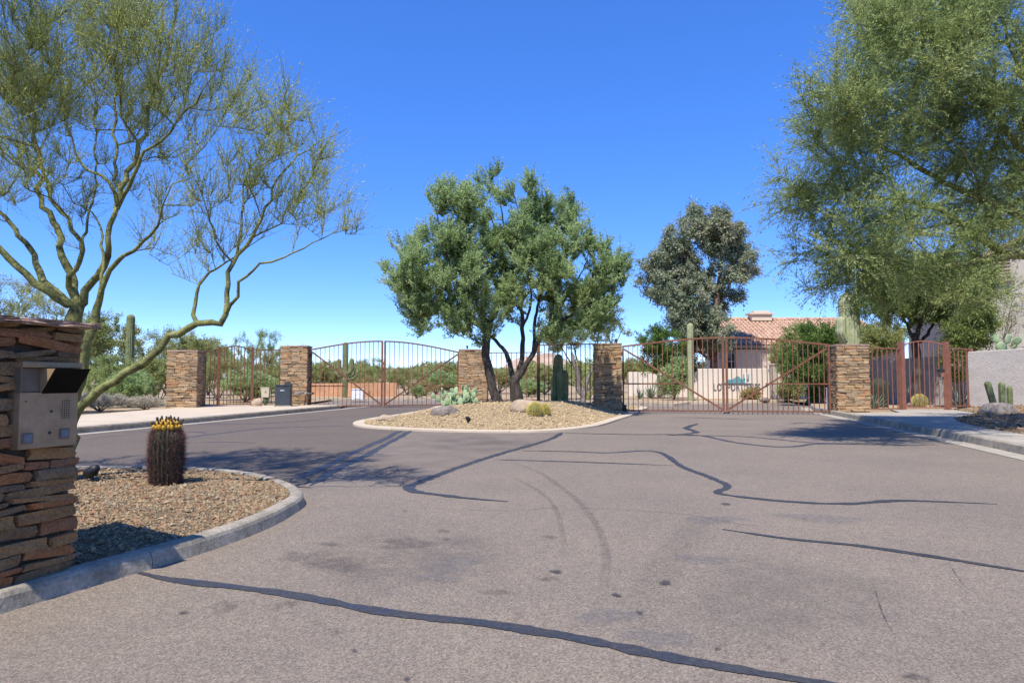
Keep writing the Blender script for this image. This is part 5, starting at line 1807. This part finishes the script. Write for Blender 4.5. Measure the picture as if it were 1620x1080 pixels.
simple_tree('leafy_shrub', 'tall bright green shrub beyond the right gate by the sunlit pillar', 1300, 31, .1,
            [px_ell(1300, 545, 36, 38, 31, 1.0), px_ell(1275, 575, 42, 38, 31, 1.0), px_ell(1312, 605, 20, 26, 31, .7), px_ell(1322, 530, 16, 26, 31, .6)], 190, M['bark_grey'], M['leaf_green'], 39, 5, .04, cat='shrub', **{**FAR, 'clump': .15})
simple_tree('bougainvillea_shrub', 'loose olive and dry-flowered shrub before the house roof', 1255, 37, .1,
            [px_ell(1262, 540, 30, 26, 37, 1.0), px_ell(1240, 565, 24, 26, 37, .9), px_ell(1275, 570, 24, 28, 37, .9)], 130, M['bark_grey'], M['leaf_creosote'], 40, 5, .03, cat='shrub', **FAR)
simple_tree('hedge_shrub', 'low yellow-green shrub mass behind the panel right of the sunlit pillar', 1400, 33, .1, [px_ell(1395, 535, 40, 24, 33, 1.0), px_ell(1370, 545, 22, 24, 33, .8)], 130, M['bark_grey'], M['leaf_creosote'], 41, 5, .03, cat='shrub', **{**FAR, 'clump': .15})
simple_tree('dark_shrub', 'dark olive shrub in front of the long pale garden wall', 1066, 37, .1, [px_ell(1062, 605, 20, 22, 37, .7), px_ell(1078, 590, 14, 26, 37, .5)], 90, M['bark_grey'], M['leaf_mesq'], 42, 4, .03, cat='shrub', **FAR)
simple_tree('small_shrub', 'small round green shrub at the foot of the sloping garden wall', 1248, 35, .1, [px_ell(1248, 617, 16, 12, 35, .45)], 60, M['bark_grey'], M['leaf_creosote'], 43, 3, .02, cat='shrub', **FAR)
simple_tree('small_shrub', 'small dark green shrub beyond the gate left of the sunlit pillar', 1296, 32, .1, [px_ell(1297, 620, 14, 12, 32, .4)], 60, M['bark_grey'], M['leaf_green'], 44, 3, .02, cat='shrub', **FAR)
simple_tree('small_shrub', 'low yellow flowering plant below the wall lettering', 1188, 38, .1, [px_ell(1188, 626, 11, 5, 38, .3)], 40, M['bark_grey'], M['leaf_yellow'], 45, 3, .015, cat='shrub', **FAR)
simple_tree('leafy_shrub', 'yellow-leaved shrub behind the pier of the lettered wall', 1236, 42, .1, [px_ell(1232, 572, 10, 8, 42, .4)], 40, M['bark_grey'], M['leaf_yellow'], 46, 3, .02, cat='shrub', **FAR)

# -------- wispy tree behind the call box pillar and background desert growth (prototypes copied)
WISP = dict(seg=.3, bf=.3, tip=.005, twigs=5, tl=(.25, .6), tr=.004, up=.7, spread=.35, droop=0, leaves=20, ls=(.04, .08), aspect=.4, thin=.03, leafspread=.04, clump=.2)
simple_tree('paloverde_tree', 'wispy paloverde top showing above the call box pillar', 40, 21, .1, [px_ell(30, 480, 60, 45, 21, 1.2), px_ell(90, 500, 40, 34, 21, 1.0), px_ell(-30, 500, 60, 60, 21, 1.2), px_ell(30, 560, 80, 50, 21, 1.2)], 230, M['bark_green'], M['leaf_creosote'], 51, 5, .06, **WISP)

PROTO = {}


def proto(key, w, h, lm, seed, n=150, **kw):
    """desert shrub w wide and h tall, built at the origin"""
    rs = np.random.default_rng(seed)
    E = [((0, 0, h * .58), (w * .42, w * .42, h * .40), 1.0)]
    for _ in range(4):
        a = rs.uniform(0, 6.28)
        E.append(((math.cos(a) * w * .3, math.sin(a) * w * .3, h * rs.uniform(.35, .7)), (w * .24, w * .24, h * .28), .9))
    limbs = []
    for k in range(5):
        a = k * 1.25 + rs.uniform(0, .5)
        limbs.append(([(0, 0, 0), (math.cos(a) * w * .12, math.sin(a) * w * .12, h * .25), (math.cos(a) * w * .28, math.sin(a) * w * .28, h * .6)], .05, .015))
    args = {**FAR, **kw}
    grow_kw = {k: args.pop(k) for k in ('seg', 'bf', 'tip')}
    A = in_ellipsoids(E, n, rs, .8)
    A = A[A[:, 2] > .08 * h]
    pos, par, R_, kids, nfix = grow(limbs, A, rs=rs, **grow_kw)
    tm = skeleton_mesh('trunk', pos, par, R_, kids, M['bark_grey'])
    tm.materials.append(M['bark_grey'])
    V, Q, T, ti = crown_arrays(pos, par, R_, nfix, rs, **args)
    cm = np_mesh('crown', V, Q, T, attrs={'tint': ti})
    cm.materials.append(lm)
    PROTO[key] = (tm, cm, w, h)


proto('green', 4.2, 3.6, M['leaf_creosote'], 61, 210, up=.5)
proto('green2', 3.6, 3.2, M['leaf_creosote'], 62, 200, up=.7, ls=(.04, .09))
proto('palo', 4.4, 4.0, M['leaf_palo_r'], 63, 210, up=.8, spread=.35, ls=(.04, .08))
proto('olive', 3.2, 2.6, M['leaf_mesq'], 64, 180)
proto('yellow', 2.6, 1.7, M['leaf_yellow'], 65, 120, ls=(.04, .09))
proto('dry', 2.0, 1.0, M['leaf_dry'], 66, 170, seg=.16, tip=.004, tl=(.12, .3), ls=(.02, .05), leaves=14, twigs=9, spread=.6, tr=.004, up=.5)
proto('round', 1.3, 1.2, M['leaf_mesq'], 67, 110, seg=.2, tl=(.1, .22), ls=(.04, .08))


def shrub(key, px, top, Y, halfw, label, rz=0.0, z0=.08, name='desert_shrub', group='desert growth behind the gates', cat='shrub'):
    tm, cm, w, h = PROTO[key]
    b = at(px, 600, Y)
    H = at(px, top, Y).z - z0
    Wd = 2 * halfw * Y / FPX
    root = empty(name, (b.x, b.y, z0), rz, label, cat, group)
    s = (Wd / w, Wd / w, H / h)
    for nm, me in (('trunk', tm), ('crown', cm)):
        o = bpy.data.objects.new(nm, me)
        COL.objects.link(o)
        o.parent = root
        o.scale = s
    return root


SHR = [
    ('green', 150, 492, 36, 66, 'tall feathery green shrub rising left of the slim saguaro'),
    ('palo', 175, 560, 29, 55, 'dense green shrub in front of the slim saguaro'),
    ('green2', 268, 518, 39, 66, 'tall pale green shrub behind the leftmost stone pillar'),
    ('olive', 205, 585, 27, 42, 'low blue-green shrub under the leaning paloverde branch'),
    ('green', 252, 560, 29, 42, 'shrub with olive streaks just left of the leftmost stone pillar'),
    ('green2', 345, 560, 36, 48, 'green shrub behind the left walk-in gate'),
    ('palo', 408, 520, 44, 52, 'feathery pale green crown rising above the left walk-in gate'),
    ('green', 330, 535, 48, 44, 'distant green shrub above the short fence panel'),
    ('olive', 390, 585, 33, 46, 'low olive shrub behind the left walk-in gate'),
    ('green', 452, 570, 38, 36, 'green shrub behind the pillar by the slate cabinet'),
    ('green2', 470, 545, 60, 30, 'distant dark shrub top just above the pillar by the slate cabinet'),
    ('green', 508, 572, 47, 34, 'green shrub left of the armed saguaro behind the gate'),
    ('palo', 588, 566, 56, 46, 'pale green shrub right of the armed saguaro behind the gate'),
    ('yellow', 585, 597, 44.8, 24, 'yellowish shrub above the low orange wall'),
    ('green2', 645, 578, 49, 38, 'green shrub behind the right leaf of the left driveway gate'),
    ('olive', 690, 585, 52, 34, 'darker shrub near the pillar behind the prickly pear'),
    ('yellow', 672, 604, 46.5, 26, 'orange-tinged shrub beside the round bush behind the left gate'),
    ('round', 659, 608, 40, 12, 'round dark clipped bush behind the left driveway gate'),
    ('green', 712, 570, 60, 36, 'far green shrub showing over the prickly pear'),
    ('green2', 790, 580, 54, 48, 'far shrub between the two tree trunks of the mound'),
    ('green', 862, 577, 50, 46, 'far shrub behind the tall dark cactus'),
    ('palo', 925, 582, 56, 44, 'far shrub just left of the shaded pillar behind the fence'),
    ('olive', 835, 600, 44, 30, 'low olive shrub behind the island fence'),
    ('green', 1000, 565, 58, 26, 'far shrub seen right beside the shaded pillar'),
    ('green2', 60, 545, 33, 60, 'green shrub hidden mostly behind the call box pillar'),
    ('green', 540, 585, 64, 40, 'far low shrub behind the armed saguaro'),
    ('green2', 745, 590, 70, 40, 'far low shrub between pillar and leaning trunk'),
]
for i, (k, px, top, Y, hw, lb) in enumerate(SHR):
    shrub(k, px, top, Y, hw, lb, i * 1.7)
for i, (px, top, Y, hw, lb) in enumerate(((160, 622, 23.5, 44, 'grey dry brush mound nearest the call box pillar beyond the road'), (232, 627, 24.6, 34, 'grey dry brush mound at the foot of the leftmost stone pillar'), (110, 628, 22.5, 26, 'grey dry brush half hidden by the call box pillar'))):
    shrub('dry', px, top, Y, hw, lb, i * 2.1, .1, 'dry_brush', 'dry brush along the left sidewalk')
# distant belt that reads as one mass
tm, cm, w, h = PROTO['green']
rs = np.random.default_rng(77)
nvb = len(cm.vertices)
co = np.empty(nvb * 3, np.float32); cm.vertices.foreach_get('co', co); co = co.reshape(-1, 3)
ti = np.empty(nvb, np.float32); cm.attributes['tint'].data.foreach_get('value', ti)
ft = np.array([list(p.vertices) for p in cm.polygons if len(p.vertices) == 3])
ft = ft[len(ft) // 5:]
sel = rs.choice(len(ft), 1500, replace=False)
quad_co = co[ft[sel]]
quad_ti = ti[ft[sel]]
V, TI = [], []
for k in range(110):
    y = rs.uniform(75, 210)
    x = rs.uniform(-.85, .45) * y
    s = rs.uniform(.7, 1.15) * (1.0 if y < 120 else 1.3)
    a = rs.uniform(0, 6.28)
    c_, s_ = math.cos(a), math.sin(a)
    q = quad_co.copy()
    cen = q.mean(1, keepdims=True)
    q = cen + (q - cen) * 3.2
    q = np.stack([q[..., 0] * c_ - q[..., 1] * s_, q[..., 0] * s_ + q[..., 1] * c_, q[..., 2]], -1) * s + np.array((x, y, .05))
    V.append(q.reshape(-1, 3)); TI.append(quad_ti.reshape(-1))
V = np.concatenate(V)
tag(link('desert_scrub', np_mesh('desert_scrub', V, None, np.arange(len(V)).reshape(-1, 3), attrs={'tint': np.concatenate(TI)}), None, M['leaf_creosote']), 'far belt of green desert scrub on the plain behind the gates', 'scrub', kind='stuff')


# ================================================================== cacti
def ribbed(path, rad, ribs, depth, name, mat, parent, spines=None, seed=0):
    """columnar cactus body with pleats: 2 verts per rib and valley, domed end from the radii"""
    m = MB()
    pts = [Vector(p) for p in path]
    n = ribs * 4
    V, Fc = [], []
    a = None
    for i, p in enumerate(pts):
        d = (pts[min(i + 1, len(pts) - 1)] - pts[max(i - 1, 0)]).normalized()
        if a is None: a = d.cross(Vector((.2, 1, .1))).normalized()
        a = (a - d * a.dot(d)).normalized()
        b = d.cross(a)
        for k in range(n):
            t = 2 * math.pi * k / n
            r = rad[i] * (1 - depth * (.5 - .5 * math.cos(t * ribs)))
            V.append(p + a * math.cos(t) * r + b * math.sin(t) * r)
        if i:
            for k in range(n):
                Fc.append(((i - 1) * n + k, (i - 1) * n + (k + 1) % n, i * n + (k + 1) % n, i * n + k))
    Fc.append(tuple(range((len(pts) - 1) * n, len(pts) * n)))
    m.add(V, Fc)
    return m.build(name, mat, parent, True)


def column(z0, z1, r, n=14, dome=1.0, x=0.0, y=0.0, base=.85):
    path, rad = [], []
    for i in range(n + 1):
        t = i / n
        path.append((x, y, z0 + (z1 - z0 - r * dome) * t)); rad.append(r * (base + (1 - base) * min(1, t * 3)))
    for k in range(1, 6):
        t = k / 5 * math.pi / 2
        path.append((x, y, z1 - r * dome + r * dome * math.sin(t))); rad.append(max(.01, r * math.cos(t)))
    return path, rad


def arm(root, base, out, up, r, ribs, mat, name='arm'):
    b = Vector(base); o = b + Vector(out)
    P = crom([b, b + Vector(out) * .6 + Vector((0, 0, -.02)), o + Vector((0, 0, r * 1.3)), o + Vector((0, 0, up * .6)), o + Vector((0, 0, up))], 5)
    n = len(P)
    rad = [r * (.8 + .2 * min(1, i / 4)) for i in range(n)]
    for k in range(1, 5):
        t = k / 4 * math.pi / 2
        P.append(np.array(o) + np.array((0, 0, up + r * math.sin(t)))); rad.append(max(.008, r * math.cos(t)))
    return ribbed(P, rad, ribs, .16, name, mat, root)


def saguaro(px, Y, z0, top, halfpx, label, mat, arms=(), ribs=14):
    b = at(px, 600, Y)
    r = halfpx * Y / FPX
    root = empty('saguaro', (b.x, b.y, z0), 0, label, 'cactus')
    H = at(px, top, Y).z - z0
    ribbed(*column(0, H, r), ribs, .15, 'stem', mat, root)
    for (zb_, ox, oy, up, ra) in arms:
        arm(root, (0, 0, zb_), (ox, oy, .05), up, ra, 10, mat)
    return root


saguaro(204, 31, .1, 497, 6.3, 'slim armless saguaro rising above the shrubs at far left', M['cactus'])
saguaro(546, 42, .09, 541, 4.6, 'saguaro with several short arms behind the left driveway gate', M['cactus'], [(1.55, -.36, -.1, .62, .15), (1.35, -.62, .1, .75, .13), (1.5, .42, -.1, .70, .16), (1.15, .66, .1, .35, .14)])
saguaro(1093, 36, .1, 511, 5.0, 'straight green saguaro behind the left leaf of the right gate', M['cactus_pale'])
saguaro(1346, 29, .1, 462, 15.5, 'thick pale saguaro with one stub arm right above the sunlit pillar', M['cactus_pale'], [(2.75, -.5, -.25, .75, .2)], 18)
# dark cactus in the island: cluster of stems in shade
q = at(884, 645, 24.0)
r = empty('columnar_cactus', (q.x, q.y, mound_h(q.x, q.y) - .05), 0, 'tall dark columnar cactus clump shaded before the island fence', 'cactus')
for (dx, dy, h, ra) in ((0, .1, 1.72, .17), (-.16, -.05, .95, .13), (.2, 0, 1.15, .15), (.02, -.14, 1.25, .12), (-.05, .2, 1.4, .13)):
    ribbed(*column(0, h, ra, 10, 1.3, dx, dy), 9, .22, 'stem', M['cactus'], r)
# three stems behind the boulder at the right
q = at(1585, 640, 20.6)
r = empty('columnar_cactus', (q.x, q.y, .33), 0, 'dark three-stemmed cactus behind the boulder at the stucco wall', 'cactus')
P = crom([(-.22, 0, 0), (-.32, -.02, .35), (-.42, -.02, .75)], 5)
ribbed(list(P) + [np.array((-.425, -.02, .79)), np.array((-.43, -.02, .82))], [.10] * len(P) + [.07, .02], 8, .2, 'stem', M['cactus'], r)
ribbed(*column(0, .80, .10, 8, 1.2, .02, 0), 8, .2, 'stem', M['cactus'], r)
ribbed(*column(0, .68, .085, 8, 1.2, .32, .1), 8, .2, 'stem', M['cactus'], r)

# barrel cactus in the near island
q = G(262, 767, .15)
bc = empty('barrel_cactus', (q.x, q.y, q.z - .02), 0, 'dark spiny barrel cactus crowned with yellow fruit', 'cactus')
bh, br = .63, .157
path, rad = [], []
for i in range(16):
    t = i / 15
    path.append((0.0, 0, bh * t))
    rad.append(br * (.86 + .14 * math.sin(min(1, t / .55) * math.pi / 2)) if t < .72 else br * math.sqrt(max(.02, 1 - ((t - .72) / .30) ** 2)))
RIBS = 22
ribbed(path, rad, RIBS, .17, 'body', M['cactus_dark'], bc)
rs = np.random.default_rng(14)
V, T, TI = [], [], []
nv = 0
for rb in range(RIBS):
    t0 = 2 * math.pi * rb / RIBS + math.pi / 2
    for lv in range(24):
        t = (lv + .5 + rs.uniform(-.2, .2)) / 24
        z = bh * t
        r_ = np.interp(t, np.linspace(0, 1, 16), rad)
        # rib direction found from the same frame the body uses
        for s_ in range(12):
            aa = t0 + rs.normal(0, .02)
            o = np.array((math.cos(aa) * r_, math.sin(aa) * r_, z))
            nrm = np.array((math.cos(aa), math.sin(aa), .35 * (t - .3) * 2))
            d = nrm * rs.uniform(.3, 1) + rs.normal(0, .75, 3)
            d /= np.linalg.norm(d)
            if d @ np.array((math.cos(aa), math.sin(aa), 0)) < -.05: d = d - 2 * (d @ nrm) / (nrm @ nrm) * nrm
            L = rs.uniform(.025, .065)
            e = np.cross(d, (.3, .2, 1)); e /= np.linalg.norm(e); f = np.cross(d, e)
            w = .0013
            V += [o + e * w, o - e * .5 * w + f * .87 * w, o - e * .5 * w - f * .87 * w, o + d * L]
            T += [(nv, nv + 1, nv + 3), (nv + 1, nv + 2, nv + 3), (nv + 2, nv, nv + 3)]
            TI += [min(1, max(0, rs.normal(.16 + .18 * (t > .6), .2)))] * 4
            nv += 4
tag(link('spines', np_mesh('spines', np.array(V), None, np.array(T), attrs={'tint': TI}), bc, M['spine_red']), kind='stuff')
fm = MB().tube([(0, 0, -.012), (0, 0, .006), (0, 0, .026), (0, 0, .042), (0, 0, .05)], [.008, .0165, .0175, .012, .006], 9).mesh('fruit', True); fm.materials.append(M['fruit'])
tm_ = MB().tube([(0, 0, .046), (0, 0, .06), (0, 0, .078), (0, 0, .084)], [.006, .0085, .0075, .002], 7).mesh('dried_flower', True); tm_.materials.append(M['fruit_tip'])
for ring, (rr, nn, zz, tl_) in enumerate(((.110, 18, .575, .35), (.083, 13, .605, .22), (.052, 8, .617, .1), (.025, 4, .62, 0))):
    for k in range(nn):
        aa = 2 * math.pi * (k + .5 * (ring % 2)) / nn + random.uniform(-.1, .1)
        f = bpy.data.objects.new('fruit', fm); COL.objects.link(f); f.parent = bc
        f.location = (rr * math.cos(aa), rr * math.sin(aa), zz + random.uniform(-.006, .006))
        f.rotation_euler = (Quaternion((-math.sin(aa), math.cos(aa), 0), tl_ + random.uniform(-.1, .1))).to_euler()
        s = random.uniform(.9, 1.2); f.scale = (s, s, s)
        if ring < 2 or random.random() < .5:
            d_ = bpy.data.objects.new('dried_flower', tm_); COL.objects.link(d_); d_.parent = f

# -------- prickly pears
pv = MB()
bm = bmesh.new(); bmesh.ops.create_uvsphere(bm, u_segments=14, v_segments=9, radius=1)
for v in bm.verts:
    t = (v.co.z + 1) / 2
    k = .55 + .45 * math.sin(min(1, t * 1.35) * math.pi / 2)
    v.co = Vector((v.co.x * k * .42, v.co.y * .085 * (1.1 - .2 * t), t))
PAD = bpy.data.meshes.new('pad'); bm.to_mesh(PAD); bm.free()
PAD.polygons.foreach_set('use_smooth', [True] * len(PAD.polygons))
PAD.materials.append(M['pad'])


def prickly(p, n, s, label, seed, spread=1.0, levels=3):
    rs = np.random.default_rng(seed)
    root = empty('prickly_pear', p, 0, label, 'cactus')

    def pad(loc, ax, lean, yaw, size, lv):
        o = bpy.data.objects.new('pad', PAD); COL.objects.link(o); o.parent = root
        q = Quaternion((0, 0, 1), yaw) @ Quaternion((0, 1, 0), lean) @ Quaternion((1, 0, 0), rs.normal(0, .25))
        o.rotation_mode = 'QUATERNION'; o.rotation_quaternion = q
        o.location = loc; o.scale = (size, size, size)
        if lv < levels:
            for sgn_ in rs.choice((-1, 1, 0), size=rs.integers(1, 3), replace=False):
                ang = lean + sgn_ * rs.uniform(.35, .8)
                tipp = Vector(loc) + q @ Vector((.28 * sgn_ * size, 0, size * (.96 if sgn_ == 0 else .86)))
                pad(tipp, ax, ang, yaw + rs.normal(0, .7), size * rs.uniform(.75, 1.0), lv + 1)
    for k in range(n):
        pad(Vector((rs.uniform(-.5, .5) * spread, rs.uniform(-.3, .3) * spread, -.03)), 0, rs.normal(0, .4) + (k / max(1, n - 1) - .5) * 1.0, rs.normal(0, .5), s * rs.uniform(.8, 1.15), 1)
    return root


q = mpt(722, 641); prickly(q + Vector((0, .1, 0)), 11, .26, 'pale green prickly pear on the mound before the stone pillar', 3, .85, 3)
q = at(1590, 560, 23.2); q.z = .5
rp = prickly(Vector((18.5, 25.6, 1.8)), 4, .52, 'large prickly pear rising behind the grey stucco wall', 6, .5, 3)

# -------- golden barrels
def golden(p, r, label, seed):
    rs = np.random.default_rng(seed)
    root = empty('golden_barrel', p, 0, label, 'cactus', 'golden barrel cacti')
    path, rad = [], []
    for k in range(11):
        t = -math.pi / 2 * .75 + k / 10 * math.pi * .86
        path.append((0, 0, r * .8 + r * .9 * math.sin(t))); rad.append(max(.01, r * math.cos(t)))
    ribbed(path, rad, 16, .14, 'body', M['cactus'], root)
    V, T, TI, nv = [], [], [], 0
    for k in range(2600):
        aa = round(rs.uniform(0, 16)) * 2 * math.pi / 16 + math.pi / 2 + rs.normal(0, .07)
        t = rs.uniform(-.9, math.pi / 2)
        o = np.array((math.cos(aa) * math.cos(t) * r, math.sin(aa) * math.cos(t) * r, r * .8 + r * .9 * math.sin(t)))
        d = o - np.array((0, 0, r * .8)); d = d / np.linalg.norm(d) + rs.normal(0, .6, 3); d /= np.linalg.norm(d)
        e = np.cross(d, (.3, .2, 1)); e /= np.linalg.norm(e); f = np.cross(d, e)
        w, L = .0035, rs.uniform(.04, .09)
        V += [o + e * w, o - e * .5 * w + f * .87 * w, o - e * .5 * w - f * .87 * w, o + d * L]
        T += [(nv, nv + 1, nv + 3), (nv + 1, nv + 2, nv + 3), (nv + 2, nv, nv + 3)]
        TI += [rs.random()] * 4; nv += 4
    tag(link('spines', np_mesh('spines', np.array(V), None, np.array(T), attrs={'tint': TI}), root, M['spine_gold']), kind='stuff')
    return root


q = mpt(846, 657); golden(q, .18, 'yellow golden barrel cactus before the tan boulder, nearer of the two', 1)
q = mpt(861, 657); golden(q + Vector((0, .1, 0)), .15, 'smaller paler golden barrel cactus right of the other before the tan boulder', 2)
q = at(1455, 632, 26.5); golden(Vector((q.x, q.y, .15)), .26, 'golden barrel cactus seen through the right walk-in gate', 4)
# big shaded barrel right of the sunlit pillar
q = at(1391, 640, 27)
r = empty('barrel_cactus', (q.x, q.y, .11), 0, 'large shaded barrel cactus behind the panel right of the sunlit pillar', 'cactus')
ribbed(*column(0, 1.15, .36, 8, 1.0), 20, .12, 'body', M['cactus_dark'], r)


def agave(p, n, L, label, seed):
    rs = np.random.default_rng(seed)
    root = empty('agave', p, 0, label, 'agave')
    for k in range(n):
        aa = k * 2.4 + rs.normal(0, .15); el = .35 + 1.0 * (k / n)
        d = Vector((math.cos(aa) * math.cos(el), math.sin(aa) * math.cos(el), math.sin(el)))
        sd = Vector((-math.sin(aa), math.cos(aa), 0))
        V = []
        for t, w in ((0, .05), (.35, .075), (.7, .045), (1, .003)):
            c = d * L * t + Vector((0, 0, .12 * L * t * t))
            up = sd.cross(d)
            V += [c - sd * w * L, c + up * .03 * L * (1 - t) * -1, c + sd * w * L, c + up * .02 * L * (1 - t)]
        Fc = []
        for i in range(3):
            for j in range(4):
                Fc.append((i * 4 + j, i * 4 + (j + 1) % 4, i * 4 + 4 + (j + 1) % 4, i * 4 + 4 + j))
        MB().add(V, Fc).build('leaf', M['agave'], root, True)
    return root


for px, py, Y, n, L, lb in ((1012, 632, 39, 16, .6, 'blue-green agave before the long pale garden wall'), (1030, 632, 39.5, 18, .8, 'larger agave beside the smaller one at the pale garden wall'),
                            (1383, 640, 25.2, 18, .6, 'green agave behind the panel beside the sunlit pillar'), (1520, 640, 25.2, 16, .7, 'upright agave behind the fence panel at the stucco wall')):
    p = at(px, py, Y); p.z = .11
    agave(p, n, L, lb, px)
